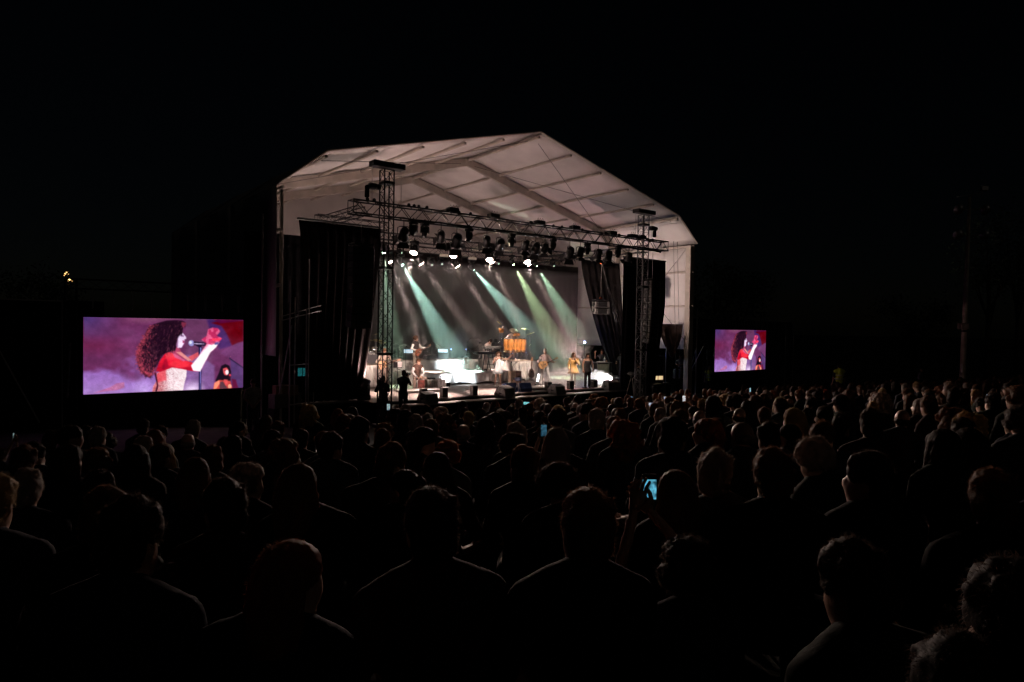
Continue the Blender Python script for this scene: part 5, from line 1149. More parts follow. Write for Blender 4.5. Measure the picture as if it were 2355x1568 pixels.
    u, v, _ = UVZ(1502, 893, 21.8); case('open black flight case with pale edges at the right stage corner', u, v, (1.0, .6, .5), .78); case('black equipment trunk under the pale-edged flight case', u, v + .03, (1.2, .7, .76), 0.0)
    # security and crew on the ground
    def ground_person(label, x, ytop, d, h, a, **kw):
        p = PY(x, ytop, d); return person(label, 0, 0, 0, R(a), h=h, world=Vec((p.x, p.y, p.z - h)), **kw)
    lap = dict(elL=(.24, .0, 1.15), haL=(.05, -.2, .95), elR=(-.24, .0, 1.15), haR=(-.05, -.2, .96))
    ground_person('man in a pale checked shirt with clasped hands by the left screen', 582, 873, 20.6, 1.72, 25, pose=lap, shirt=M_CHECK, sleeves=.4, trousers=M_DARKTEE, hair=('short', M_HBLACK), skin=M_SKINM)
    ground_person('guard in a yellow hi-vis vest standing left of the right screen', 1630, 842, 41.0, 1.78, -10, shirt=M_DARKTEE, sleeves=.4, trousers=M_DARKTEE, hair=('bald', M_HBLACK), skin=M_SKINM, extra='hivis')
    ground_person('guard in a yellow hi-vis vest seen from behind right of the dark hoarding', 1930, 836, 30.0, 1.80, 175, shirt=M_DARKTEE, sleeves=.4, trousers=M_DARKTEE, hair=('short', M_HBLACK), skin=M_SKINM, extra='hivis')
    ground_person('standing spectator with reddish lit face left of the floodlight mast', 2116, 845, 34.0, 1.72, 60, shirt=M_DARKTEE, trousers=M_DARKTEE, hair=('short', M_HBLACK), skin=M_SKINM)
build_performers()
# ------------------------------------------------------------------ LED screens: the live picture is painted into a colour grid
def srgb(c):
    c = np.asarray(c, float) / 255.0; return np.where(c <= 0.04045, c / 12.92, ((c + 0.055) / 1.055) ** 2.4)
def paint_led(nx=300, ny=146):
    Wd, Hd = nx * 2, ny * 2
    S_, T_ = np.meshgrid((np.arange(Wd) + .5) / Wd, (np.arange(Hd) + .5) / Hd)
    X = 230 + S_ * 1762; top = 475 + 15 * S_; bot = 1325 - 85 * S_; Y = top + (bot - top) * T_
    img = np.zeros((Hd, Wd, 3)); rg = np.random.RandomState(3)
    def noise(sx, sy, seed):
        r = np.random.RandomState(seed); g = r.rand(sy + 2, sx + 2); xs = S_ * sx; ys = T_ * sy; x0 = xs.astype(int); y0 = ys.astype(int); fx = xs - x0; fy = ys - y0
        fx = fx * fx * (3 - 2 * fx); fy = fy * fy * (3 - 2 * fy)
        return (g[y0, x0] * (1 - fx) + g[y0, x0 + 1] * fx) * (1 - fy) + (g[y0 + 1, x0] * (1 - fx) + g[y0 + 1, x0 + 1] * fx) * fy
    def mix(m, c): 
        m = m[..., None]; c = np.asarray(c, float); img[:] = img * (1 - m) + c * m
    def poly(pts, soft=0.0):
        m = np.zeros(X.shape, bool); n = len(pts)
        for i in range(n):
            x1, y1 = pts[i]; x2, y2 = pts[(i + 1) % n]
            if y1 == y2: continue
            c = ((y1 > Y) != (y2 > Y)) & (X < (x2 - x1) * (Y - y1) / (y2 - y1) + x1); m ^= c
        m = m.astype(float)
        for _ in range(int(soft)):
            m = (m + np.roll(m, 1, 0) + np.roll(m, -1, 0) + np.roll(m, 1, 1) + np.roll(m, -1, 1)) / 5
        return m
    def ellp(cx, cy, rx, ry, soft=1): return np.clip((1 - np.sqrt(((X - cx) / rx) ** 2 + ((Y - cy) / ry) ** 2)) * soft * 6 + .5, 0, 1)
    fog = noise(7, 5, 1) * .55 + noise(16, 11, 2) * .3 + noise(36, 24, 9) * .15
    img[:] = (100, 44, 86); mix(np.clip((620 - X) / 500, 0, 1) * np.clip((760 - Y) / 260, 0, 1), (58, 50, 112))
    mix(np.clip(1 - np.abs(Y - 790) / 130, 0, 1) * np.clip((900 - X) / 500, 0, 1) * .8, (104, 34, 70))
    mix(np.clip((Y - 960 + (fog - .5) * 460) / 190, 0, 1) * np.clip((1500 - X) / 400, 0, 1), (142, 100, 178))
    mix(np.clip((Y - 1080) / 200, 0, 1) * np.clip((1700 - X) / 900, 0, 1) * .6, (176, 140, 208))
    mix(np.clip((X - 560) / 300, 0, 1) * np.clip((1350 - X) / 500, 0, 1) * np.clip((560 - Y) / 60, 0, 1) * .6, (150, 92, 120))
    mix(poly([(1300, 480), (1560, 480), (1620, 900), (1500, 1300), (1300, 1300)], 30) * .5, (98, 62, 92))
    mix(poly([(1540, 480), (1700, 480), (1840, 640), (1850, 780), (1700, 820), (1600, 660)], 30) * .8, (52, 30, 92))
    mix(poly([(1590, 528), (1740, 500), (1995, 480), (1995, 730), (1850, 775), (1780, 640), (1720, 560)], 14), (92, 2, 14))
    mix(poly([(1600, 480), (1995, 480), (1995, 500), (1700, 535)], 5) * .8, (80, 10, 60))
    mix(poly([(1800, 800), (1920, 745), (1995, 728), (1995, 1010), (1830, 920), (1700, 860)], 9), (104, 52, 98)); mix(poly([(1830, 920), (1995, 1020), (1995, 1240), (1850, 1245)], 9), (80, 54, 104))
    mix(poly([(1815, 905), (1995, 1015), (1995, 1030), (1815, 920)], 1), (40, 30, 60))
    mix(poly([(1300, 880), (1480, 900), (1640, 1000), (1640, 1300), (1300, 1300)], 24) * .7, (132, 100, 160)); mix(np.clip(1 - np.hypot((X - 1380) / 170, (Y - 1270) / 130), 0, 1), (236, 214, 244)); mix(np.clip(1 - np.hypot((X - 850) / 160, (Y - 1270) / 160), 0, 1) * .6, (196, 168, 226))
    mix(np.clip(fog - .35, 0, .4) * .5, (150, 96, 150))
    # guitar head at lower left
    mix(poly([(500, 1240), (560, 1200), (640, 1185), (640, 1245), (560, 1275), (420, 1290), (330, 1310), (420, 1270)], 3) * .75, (176, 96, 136)); mix((rg.rand(Hd, Wd) > .86) * poly([(500, 1230), (640, 1190), (640, 1250), (520, 1275)], 1) * .8, (230, 170, 190))
    # far arm
    mix(poly([(1330, 905), (1445, 850), (1455, 890), (1370, 955)], 2), (206, 84, 96))
    # microphone stand
    mix(poly([(1452, 790), (1488, 790), (1484, 1270), (1455, 1272)], 1), (30, 24, 62)); mix(poly([(1470, 800), (1480, 800), (1476, 1265), (1468, 1268)], 1), (150, 140, 220))
    # dress
    dm = poly([(985, 1085), (1060, 1050), (1150, 1012), (1230, 1035), (1315, 1040), (1310, 1120), (1288, 1200), (1272, 1290), (1000, 1310), (930, 1310), (945, 1230), (975, 1180)], 1)
    mix(dm, (246, 226, 230)); mix(dm * np.clip((1120 - X) / 120, 0, 1), (212, 104, 110)); sp = rg.rand(Hd, Wd); sp = (sp + np.roll(sp, 1, 1)) / 2; mix(dm * (sp > .66) * np.clip((1330 - X) / 260, .25, .9), (140, 62, 80)); mix(dm * (sp < .25), (255, 252, 252))
    mix(poly([(985, 1090), (1080, 1050), (1090, 1160), (1020, 1180), (985, 1190)], 6) * .7, (226, 66, 80)); mix(poly([(955, 1080), (975, 1075), (1000, 1230), (985, 1290), (965, 1290), (985, 1220)], 1), (60, 16, 40))
    # upper arm and shoulder
    am = poly([(1075, 865), (1150, 840), (1200, 880), (1300, 945), (1370, 962), (1425, 1000), (1440, 1062), (1360, 1058), (1250, 1035), (1150, 1022), (1080, 1050), (1020, 1072), (975, 1062), (1010, 960), (1050, 900)], 2)
    mix(am, (222, 26, 52)); mix(am * np.clip((Y - 960) / 120, 0, .55), (150, 10, 40)); mix(am * np.clip((960 - Y) / 110, 0, .6) * (X > 1080), (252, 92, 104)); mix(ellp(1240, 985, 120, 40, .4) * am * .7, (250, 60, 74)); mix(poly([(1060, 940), (1090, 920), (1110, 1010), (1060, 1050), (1040, 1040)], 8) * .6, (130, 10, 40)); mix(poly([(1150, 850), (1200, 880), (1300, 940), (1280, 955), (1180, 910)], 5) * .7, (200, 110, 160))
    # forearm and hands
    fm = poly([(1365, 1000), (1450, 900), (1540, 765), (1600, 715), (1695, 735), (1655, 795), (1590, 850), (1530, 950), (1470, 1062), (1390, 1055)], 3)
    mix(fm, (228, 40, 72)); mix(fm * np.clip((X - 1195 - (1060 - Y) * 1.02) / 90, 0, 1), (252, 150, 200)); mix(fm * np.clip((X - 1240 - (1060 - Y) * 1.02) / 60, 0, 1), (250, 244, 250))
    hm = poly([(1560, 600), (1615, 580), (1675, 586), (1705, 618), (1665, 668), (1725, 696), (1690, 742), (1600, 770), (1545, 755), (1480, 712), (1545, 672)], 5)
    mix(hm * .9, (196, 44, 92)); mix(hm * (noise(60, 30, 5) > .55) * .6, (238, 120, 160)); mix(poly([(1600, 700), (1730, 695), (1700, 722), (1620, 725)], 2), (236, 60, 90)); mix(poly([(1640, 745), (1690, 735), (1680, 765), (1640, 770)], 2), (90, 80, 140))
    # neck, face
    mix(poly([(1100, 800), (1200, 770), (1240, 820), (1250, 850), (1330, 920), (1365, 940), (1330, 950), (1200, 880), (1110, 850)], 3), (170, 66, 100)); mix(poly([(1190, 850), (1250, 850), (1370, 940), (1330, 948)], 2) * .8, (240, 160, 150))
    fc = poly([(1262, 632), (1280, 655), (1305, 684), (1308, 704), (1284, 714), (1292, 728), (1280, 738), (1288, 750), (1270, 775), (1255, 804), (1212, 806), (1190, 780), (1195, 700), (1215, 670)], 2)
    mix(fc, (238, 214, 246)); mix(poly([(1265, 720), (1292, 728), (1280, 740), (1290, 752), (1268, 752)], 1) * .9, (150, 40, 84)); mix(poly([(1240, 662), (1282, 668), (1278, 684), (1245, 680)], 2) * .7, (110, 60, 110)); mix(poly([(1185, 700), (1215, 690), (1215, 800), (1180, 800)], 8) * .8, (120, 60, 110))
    # hair
    hp = [(1000, 530), (1080, 506), (1180, 498), (1262, 504), (1308, 528), (1296, 560), (1270, 580), (1268, 640), (1218, 680), (1196, 760), (1190, 830), (1120, 848), (1050, 880), (1010, 950), (950, 1050), (912, 1142), (866, 1122), (800, 1060), (775, 960), (768, 860), (800, 770), (850, 680), (880, 600), (935, 550)]
    hb = poly(hp, 10); mix(np.clip(hb * 1.5 - .35, 0, 1), (38, 15, 34))
    inside = poly(hp, 2); ys_, xs_ = np.where(inside[::3, ::3] > .5); ys_ = ys_ * 3; xs_ = xs_ * 3
    sx, sy = 1762 / Wd, 850 / Hd
    for q in range(2200):
        k = rg.randint(len(xs_)); cx, cy = xs_[k], ys_[k]; px, py = X[cy, cx], Y[cy, cx]
        edge = 1 - min(1.0, hb[cy, cx]); left = max(0.0, min(1.0, (1010 - px) / 230)); low = max(0.0, min(1.0, (py - 760) / 330))
        lit = rg.rand() < .10 + .34 * left + .16 * low
        c = np.array((34, 12, 30) if not lit else ((200, 74, 96) if rg.rand() < left else (112, 56, 74)), float) * rg.uniform(.7, 1.2)
        a0 = rg.uniform(-.5, 1.1) + (1.2 if px < 960 else .5); rr_ = rg.uniform(10, 26); n = rg.randint(10, 22); ph = rg.uniform(0, 6.28); th = a0; x, y = px, py
        for st in range(n):
            th = a0 + .9 * math.sin(ph + st * .7); x -= math.cos(th) * 2.6 * (1 if px < 1100 else .4); y += abs(math.sin(th)) * 3.4
            ix, iy = int((x - 230) / sx), int((y - 475) / sy)
            if 1 < ix < Wd - 2 and 1 < iy < Hd - 2:
                al = .38 * (1 - st / n) + .12; img[iy:iy + 2, ix:ix + 2] = img[iy:iy + 2, ix:ix + 2] * (1 - al) + c * al
    rim = [(935, 555), (900, 590), (872, 630), (848, 680), (822, 730), (800, 780), (782, 830), (770, 880), (768, 930), (778, 980), (790, 1030), (815, 1070), (850, 1105), (890, 1130), (920, 1120), (945, 1060)]
    for q in range(420):
        k = rg.rand() * (len(rim) - 1.01); a_, b_ = rim[int(k)], rim[int(k) + 1]; f_ = k - int(k); x = a_[0] + (b_[0] - a_[0]) * f_ + rg.uniform(-8, 40); y = a_[1] + (b_[1] - a_[1]) * f_ + rg.uniform(-14, 14)
        c = np.array((206, 78, 102) if rg.rand() < .7 else (110, 40, 60), float) * rg.uniform(.6, 1.1); th = rg.uniform(0, 6.28); dth = rg.uniform(-.5, .5)
        for st in range(rg.randint(8, 20)):
            th += dth; x += math.cos(th) * 2.2; y += math.sin(th) * 2.2; ix, iy = int((x - 230) / sx), int((y - 475) / sy)
            if 1 < ix < Wd - 2 and 1 < iy < Hd - 2: img[iy, ix:ix + 2] = img[iy, ix:ix + 2] * .5 + c * .5
    mix(poly([(1250, 520), (1308, 528), (1300, 560), (1268, 585), (1258, 560)], 5) * .6, (190, 66, 96))
    # microphone
    mix(ellp(1366, 753, 33, 33, 2), (150, 146, 206)); mix(ellp(1356, 745, 16, 18, 1), (226, 226, 246)); mix(poly([(1392, 733), (1535, 745), (1535, 782), (1395, 774)], 1), (36, 20, 48)); mix(poly([(1395, 752), (1520, 758), (1520, 764), (1395, 762)], 1), (220, 200, 240)); mix(poly([(1405, 770), (1490, 776), (1480, 798), (1450, 798)], 1), (30, 18, 44))
    # backing singer
    mix(poly([(1720, 1000), (1770, 978), (1820, 998), (1840, 1060), (1832, 1160), (1740, 1190), (1650, 1165), (1690, 1080)], 3), (28, 16, 30)); mix(poly([(1640, 1190), (1700, 1155), (1760, 1160), (1830, 1165), (1860, 1250), (1625, 1262)], 3), (196, 70, 66)); mix(poly([(1640, 1190), (1695, 1158), (1705, 1190), (1660, 1255), (1628, 1258)], 3), (246, 140, 110)); mix(poly([(1705, 1180), (1740, 1170), (1800, 1250), (1700, 1250)], 3), (88, 56, 66)); mix(poly([(1750, 1150), (1800, 1150), (1800, 1215), (1770, 1215)], 4), (220, 80, 84))
    mix(poly([(1742, 1030), (1785, 1018), (1806, 1040), (1806, 1075), (1790, 1105), (1760, 1100), (1745, 1070)], 2), (220, 84, 92)); mix(ellp(1790, 1070, 20, 26, 1), (250, 226, 230)); mix(ellp(1766, 1050, 10, 6, 1) * .8, (70, 20, 40)); mix(ellp(1826, 1102, 14, 14, 1), (206, 60, 80)); mix(poly([(1812, 1105), (1826, 1110), (1832, 1150), (1818, 1150)], 1), (60, 20, 40)); mix(ellp(1825, 1225, 22, 24, 1), (250, 170, 140))
    mix(poly([(1850, 1140), (1900, 1150), (1930, 1240), (1860, 1245)], 5), (96, 22, 58))
    img[:] = img * (1 + .12 * (noise(22, 14, 31) - .5) + .10 * (noise(60, 34, 32) - .5))[..., None]
    for _ in range(3): img[:] = (img * 2 + np.roll(img, 1, 0) + np.roll(img, -1, 0) + np.roll(img, 1, 1) + np.roll(img, -1, 1)) / 6
    # LED line structure and pixel flicker
    img[:] = np.clip(img * 1.04 * (1 + (rg.rand(Hd, Wd, 1) - .5) * .2) - 4, 0, 255)
    out = img.reshape(ny, 2, nx, 2, 3).mean((1, 3)); return srgb(out)
def build_screens():
    nx, ny = 300, 146; img = paint_led(nx, ny)
    vs = [((i / (nx - 1) - .5), 0, .5 - j / (ny - 1)) for j in range(ny) for i in range(nx)]
    fs = [(j * nx + i, (j + 1) * nx + i, (j + 1) * nx + i + 1, j * nx + i + 1) for j in range(ny - 1) for i in range(nx - 1)]
    me = G().add(vs, fs).mesh('led_face'); at = me.color_attributes.new('led', 'FLOAT_COLOR', 'POINT')
    at.data.foreach_set('color', np.concatenate([img.reshape(-1, 3), np.ones((nx * ny, 1))], 1).astype(np.float32).ravel())
    m = vcol_emit('led_picture', 1.12); me.materials.append(m)
    for lab, u0, u1, z0, z1, v in [('wide left LED screen showing a curly-haired singer at a microphone', 2.27, 7.10, 1.73, 4.16, 24.6), ('smaller-looking right LED screen showing the same singer in profile', 34.72, 40.37, 1.49, 4.07, 24.0)]:
        t = thing('led_screen', lab, 'screen', (u0 + u1) / 2, v, 0)
        w, h, zc = u1 - u0, z1 - z0, (z0 + z1) / 2
        f = link('picture', me, m, t); f.scale = (w, 1, h); f.location = (0, -0.06, zc)
        for i in range(8):
            for j in range(4):
                G().cbox((-w / 2 + w * (i + .5) / 8, 0.01, zc - h / 2 + h * (j + .5) / 4), (w / 8 - .004, .12, h / 4 - .004), .008).obj('led_panel', M_PLASTIC, t)
        box_truss(t, (-w / 2 - .3, .3, z1 + 1.05), (w / 2 + .3, .3, z1 + 1.05), .3, .45, M_TRUSS, .02, .009)
        n = 9
        for i in range(n):
            x = -w / 2 + .25 + (w - .4) * i / (n - 1)
            if u0 < 10:
                rod(t, (x, .15, z1 + .95), (x + .01, .08, z1 + .25), .011, M_STEEL, 'hanging_strap'); rod(t, (x + .07, .15, z1 + .95), (x + .03, .08, z1 + .3), .008, M_STEEL, 'hanging_strap')
            else:
                rod(t, (x, .15, z1 + .95), (x - .22, .08, z1 + .28), .012, M_STEEL, 'hanging_strap'); rod(t, (x, .15, z1 + .95), (x + .22, .08, z1 + .28), .012, M_STEEL, 'hanging_strap')
        for sx in (-1, 1):
            box_truss(t, (sx * (w / 2 + .3), .3, 0), (sx * (w / 2 + .3), .3, z1 + 1.2), .3, .5, M_TRUSS, .02, .009, up=Vec((0, 1, 0)))
            rod(t, (sx * (w / 2 + .3), .45, z1 * .8), (sx * (w / 2 + .3), 2.2, 0.1), .03, M_STEEL, 'back_stay')
        G().cbox((0, .12, z0 * .5), (w * .98, .04, z0 * .96), .01).obj('lower_skirt', M_BLACK, t)
build_screens()
# ------------------------------------------------------------------ surroundings
def leaf_tree(label, base, h, cr, cz, n, seed, m=M_LEAF, trunk_r=.18, lean=(0, 0)):
    r = random.Random(seed); t = thing('tree', label, 'tree', world=base)
    top = Vec((lean[0], lean[1], h * .8)); G().tube([(0, 0, 0), (lean[0] * .3, lean[1] * .3, h * .3), (lean[0] * .7, lean[1] * .7, h * .55), top], [trunk_r, trunk_r * .8, trunk_r * .5, trunk_r * .15], 8).obj('trunk', M_BARK, t, True)
    cl = []
    for k in range(9):
        a = r.uniform(0, 6.28); q = Vec((cr * r.uniform(.3, .85) * math.cos(a), cr * r.uniform(.3, .85) * math.sin(a), cz + cr * r.uniform(-.6, .9))); cl.append(q)
        z0 = h * r.uniform(.3, .5); G().tube([(lean[0] * .4, lean[1] * .4, z0), (q.x * .5, q.y * .5, (z0 + q.z) / 2), q], [trunk_r * .4, trunk_r * .22, .02], 6).obj('branch', M_BARK, t, True)
    g = G()
    for k in range(n):
        c = cl[r.randrange(len(cl))]; d = Vec((r.gauss(0, 1), r.gauss(0, 1), r.gauss(0, .8))) * cr * .26; p = c + d; s = r.uniform(.10, .2)
        x = Vec((r.uniform(-1, 1), r.uniform(-1, 1), r.uniform(-1, 1))).normalized(); y = x.orthogonal().normalized()
        g.add([p - x * s, p + y * s * .45, p + x * s, p - y * s * .45], [(0, 1, 2, 3)])
    g.obj('crown', m, t)
def build_around():
    # trees right of the tent and at the far right
    for i, (x, d, h, cr, lab) in enumerate([(1640, 58, 11, 3.0, 'leafy dark tree just right of the tent'), (1700, 66, 10, 3.2, 'dark tree behind the right screen hoarding'), (2335, 56, 16, 4.6, 'tall dim tree at the right edge beyond the floodlight mast'),
                                          (2100, 62, 8, 3.0, 'low dim tree left of the floodlight mast'), (90, 60, 9, 3.5, 'dim tree at the far left below the distant lights')]):
        p = PY(x, 860, d); leaf_tree(lab, Vec((p.x, p.y, ground_z(p.x, p.y))), h, cr, h * .62, 2600, 40 + i)
    p = PY(2268, 860, 54); b = Vec((p.x, p.y, 0)); leaf_tree('tree with a bare reddish-brown trunk right of the floodlight mast', b, 13, 3.4, 9.5, 2200, 50, trunk_r=.26)
    # floodlight mast
    b = PY(2212, 870, 45.0); base = Vec((b.x, b.y, 0.0)); H = PY(2222, 452, 45.0).z
    MP = mat('painted_mast', (0.7, 0.6, 0.48), 0.55, metal=0.2, var=0.2, scale=2)
    t = thing('floodlight_mast', 'tall pale floodlight mast with unlit lamps at right', 'light mast', world=base)
    G().tube([(0, 0, 0), (0.05, 0, H * .5), (.12, 0, H)], [.20, .15, .09], 12).obj('pole', MP, t, True)
    for zz in (H - .9, H - 2.6):
        rod(t, (-.9, -.05, zz), (1.2, -.05, zz), .04, M_STEEL, 'cross_arm')
        for x in (-.75, 1.05):
            G().lathe([(0.08, .25), (.22, .2), (.36, .02), (.37, 0), (.33, .0), (0, .06)], 18, (x, -.25, zz), Matrix.Rotation(R(115), 3, 'X')).obj('floodlight', M_ALU, t, True)
            rod(t, (x, -.05, zz), (x, -.25, zz), .03, M_STEEL, 'bracket')
    rod(t, (-.85, -.1, H - .05), (.95, -.1, H + .25), .03, M_STEEL, 'top_arm')
    G().cbox((1.0, -.1, H + .55), (.5, .25, .35), .04).obj('siren_box', M_ALU, t)
    zc = PY(2210, 750, 45.0).z; G().cbox((-.12, -.1, zc), (.52, .5, .42), .04).obj('junction_box', mat('box_paint', (.38, .3, .26), .6), t); G().cbox((-.1, -.1, zc - .32), (.4, .4, .12), .03).obj('bracket_box', M_PLASTIC, t)
    zc = PY(2208, 846, 45.0).z; G().cbox((-.16, -.16, zc), (.1, .1, .6), .02).obj('fuse_cover', M_PAPER, t)
    # distant lamps at far left
    for i, (x, y, r, e) in enumerate([(150, 629, .08, 3), (153, 626, .07, 3), (156, 630, .07, 3), (148, 633, .06, 2), (161, 642, .12, 8), (166, 646, .05, 1)]):
        p = PY(x, y, 70); t = thing('distant_lamp', 'tiny orange lamp far behind the left screen, %s' % ['upper left of the cluster', 'topmost of the cluster', 'right of the cluster', 'lowest of the cluster', 'brightest below the cluster', 'faint one beside the brightest'][i], 'lamp', world=p, group='distant orange lamps')
        G().ell((0, 0, 0), r, 10, 8).obj('bulb', mat('sodium_%d' % e, (.8, .5, .2), .4, var=0, emit=(1, .55, .18), es=e), t, True); rod(t, (0, 0, -r), (0, 0, -(p.z - .0)), .06, M_STEEL, 'pole'); G().lathe([(r * .5, r), (r * 1.6, r * .6), (r * 1.5, r * .5)], 10).obj('shade', M_PLASTIC, t)
    # scaffolding left of the stage
    t = thing('scaffold', 'scaffold poles with a diagonal tube left of the stage drape', 'scaffold', 8.2, 22.9, 0)
    for x, y, h in [(.0, 0, 5.6), (.28, .3, 5.0), (.62, .1, 4.6), (.86, .5, 6.4)]: rod(t, (x, y, .2), (x, y, h), .026, M_STEEL, 'pole')
    rod(t, (-.35, 0, 1.6), (.1, .1, 4.0), .024, M_STEEL, 'diagonal_tube'); rod(t, (-.3, 0, 4.3), (1.3, .4, 4.75), .02, M_STEEL, 'ledger'); rod(t, (-.3, .05, 4.15), (1.3, .45, 4.55), .02, M_STEEL, 'ledger')
    for zz in (1.2, 2.6): rod(t, (0, 0, zz), (.86, .5, zz), .022, M_STEEL, 'ledger')
    rod(t, (-.9, .2, .4), (-.9, .2, 7.8), .03, M_STEEL, 'pole')
    u, v, z = UVZ(697, 855, 24.0)
    t = thing('monitor_screen', 'small teal monitor glowing in the dark left of the stage', 'monitor', u, v, 0, -20)
    LM = mat('teal_screen', (.02, .1, .1), .3, var=0); nt = LM.node_tree; bs = nt.nodes['Principled BSDF']; n = nt.nodes.new('ShaderNodeTexNoise'); n.inputs['Scale'].default_value = 16; rr = nt.nodes.new('ShaderNodeValToRGB'); rr.color_ramp.elements[0].color = (0, .01, .01, 1); rr.color_ramp.elements[0].position = .42; rr.color_ramp.elements[1].color = (.05, .55, .6, 1); rr.color_ramp.elements[1].position = .75
    nt.links.new(n.outputs['Fac'], rr.inputs['Fac']); nt.links.new(rr.outputs['Color'], bs.inputs['Emission Color']); bs.inputs['Emission Strength'].default_value = .45
    G().cbox((0, 0, z), (.42, .06, .34), .01).obj('bezel', M_PLASTIC, t); G().cbox((0, -.032, z), (.38, .01, .30), .003).obj('display', LM, t); rod(t, (0, .05, .1), (0, .05, z), .03, M_PLASTIC, 'stand'); G().cbox((0, 0, .6), (.6, .5, 1.0), .03).obj('rack', M_PLASTIC, t)
    for i, (x, y, w, h) in enumerate([(648, 899, .55, .42), (668, 897, .4, .36), (655, 920, 1.1, .5)]):
        u, v, z = UVZ(x, y, 23.6); t = thing('cardboard_box', 'brown box stacked in the dark left of the stage, %s' % ['upper left one', 'upper right one', 'wide lower one'][i], 'box', u, v, 0, 8 * i); G().cbox((0, 0, z), (w, .4, h), .01).obj('carton', M_CARD if i < 2 else M_GREYBOX, t); G().cbox((0, 0, z + h / 2 + .004), (w * .98, .06, .006), .001).obj('tape', M_STEP, t); G().cbox((0, .05, (z - h / 2) / 2), (w, .42, z - h / 2), .01).obj('support_crate', M_PLASTIC, t)
    # right backstage clutter
    t = thing('white_pole', 'slim pale upright pole right of the black drape', 'pole', *UVZ(1530, 850, 23.0)[:2], 0); rod(t, (0, 0, .5), (0.02, 0, 3.1), .03, M_ALU, 'tube'); rod(t, (0, 0, 0), (0, 0, .5), .05, M_PLASTIC, 'foot')
    u, v, z = UVZ(1506, 858, 22.6)
    t = thing('leaning_tube', 'pale cardboard tube leaning behind the flight case', 'tube', u, v, 0); rod(t, (-.25, 0, z - .55), (.25, .2, z + .55), .04, M_STEP, 'tube', 10); rod(t, (-.25, 0, 0), (-.25, 0, z - .5), .04, M_PLASTIC, 'support')
    u, v, z = UVZ(1506, 872, 23.2)
    t = thing('lit_rack', 'equipment rack with a warm glowing front panel behind the flight cases', 'rack', u, v, SZ, -15); G().cbox((0, 0, .75), (.7, .5, 1.5), .03).obj('rack_shell', M_PLASTIC, t)
    for k in range(2): G().cbox((-.15 + .32 * k, -.26, .30), (.28, .02, .20), .01).obj('lit_panel', mat('warm_panel', (.6, .5, .3), .4, var=.3, scale=9, emit=(1, .72, .38), es=.8), t)
    for sx in (-1, 1): rod(t, (sx * .36, -.26, .0), (sx * .36, -.26, 1.5), .015, M_ALU, 'edge_rail')
    for k in range(5): G().cbox((0, -.255, .55 + .18 * k), (.6, .02, .14), .006).obj('rack_unit', M_GRILLE, t)
    u, v, z = UVZ(1486, 842, 22.9)
    t = thing('amp_stack', 'stack of dark amplifier units with a small blue light, right backstage', 'rack', u, v, SZ, -15)
    for k in range(6): G().cbox((0, 0, .17 + .34 * k), (.55 - .03 * (k % 2), .5, .32), .02).obj('amp_unit', M_PLASTIC, t)
    G().ell((-.1, -.27, 1.95), .03, 8, 6).obj('blue_led', mat('blue_led', (0.2, 0.3, 0.9), 0.3, var=0, emit=(0.3, 0.4, 1), es=8), t); rod(t, (-.15, 0, 2.0), (-.13, 0, 2.9), .012, M_ALU, 'antenna'); rod(t, (.08, 0, 2.0), (.1, 0, 3.0), .012, M_ALU, 'antenna')
    t = thing('scaffold', 'row of thin scaffold poles right of the right tent post', 'scaffold', 32.3, 24.2, 0)
    for x, y in [(0, 0), (.55, .2), (.75, -.1), (1.35, .3)]: rod(t, (x, y, 0), (x, y, 5.3), .028, M_STEEL, 'pole')
    for zz in (1.6, 3.2, 4.8): rod(t, (0, 0, zz), (1.35, .3, zz), .024, M_STEEL, 'ledger')
    rod(t, (-.35, -.2, .3), (.25, -.1, 4.2), .035, M_STEP, 'leaning_board'); rod(t, (0, 0, .5), (1.35, .3, 3.2), .02, M_STEEL, 'brace')
    t = thing('guy_rope', 'thin guy rope running from the tent eave down to the right', 'rope', 0, 0, 0); rod(t, (TU1 + .1, 23.5, EZ - .1), (43.0, 26.0, 4.6), .018, M_CABLE, 'rope')
    t = thing('hoarding_frame', 'pale scaffold frame of the hoarding right of the right screen', 'frame', 41.3, 25.3, 0)
    rod(t, (0, 0, 4.72), (5.2, 0, 4.72), .03, M_STEEL, 'top_rail')
    for x in (0.1, .9, 1.4, 3.9, 5.0): rod(t, (x, -.05, .1), (x, -.05, 4.7 + (1.2 if x == .9 else 0)), .022, M_STEEL, 'upright')
    rod(t, (.1, -.1, 2.0), (.9, -.1, 5.3), .026, M_STEEL, 'brace')
    t = thing('hoarding_frame', 'pale scaffold frame of the hoarding at the far left', 'frame', -7.4, 25.7, 0)
    rod(t, (0, 0, 4.72), (9.3, 0, 4.66), .03, M_STEEL, 'top_rail')
    for x in (5.6, 6.9, 9.2): rod(t, (x, -.05, .1), (x, -.05, 4.7), .022, M_STEEL, 'upright')
    rod(t, (6.9, -.1, 4.7), (8.6, -.1, .8), .026, M_STEEL, 'brace')
build_around()
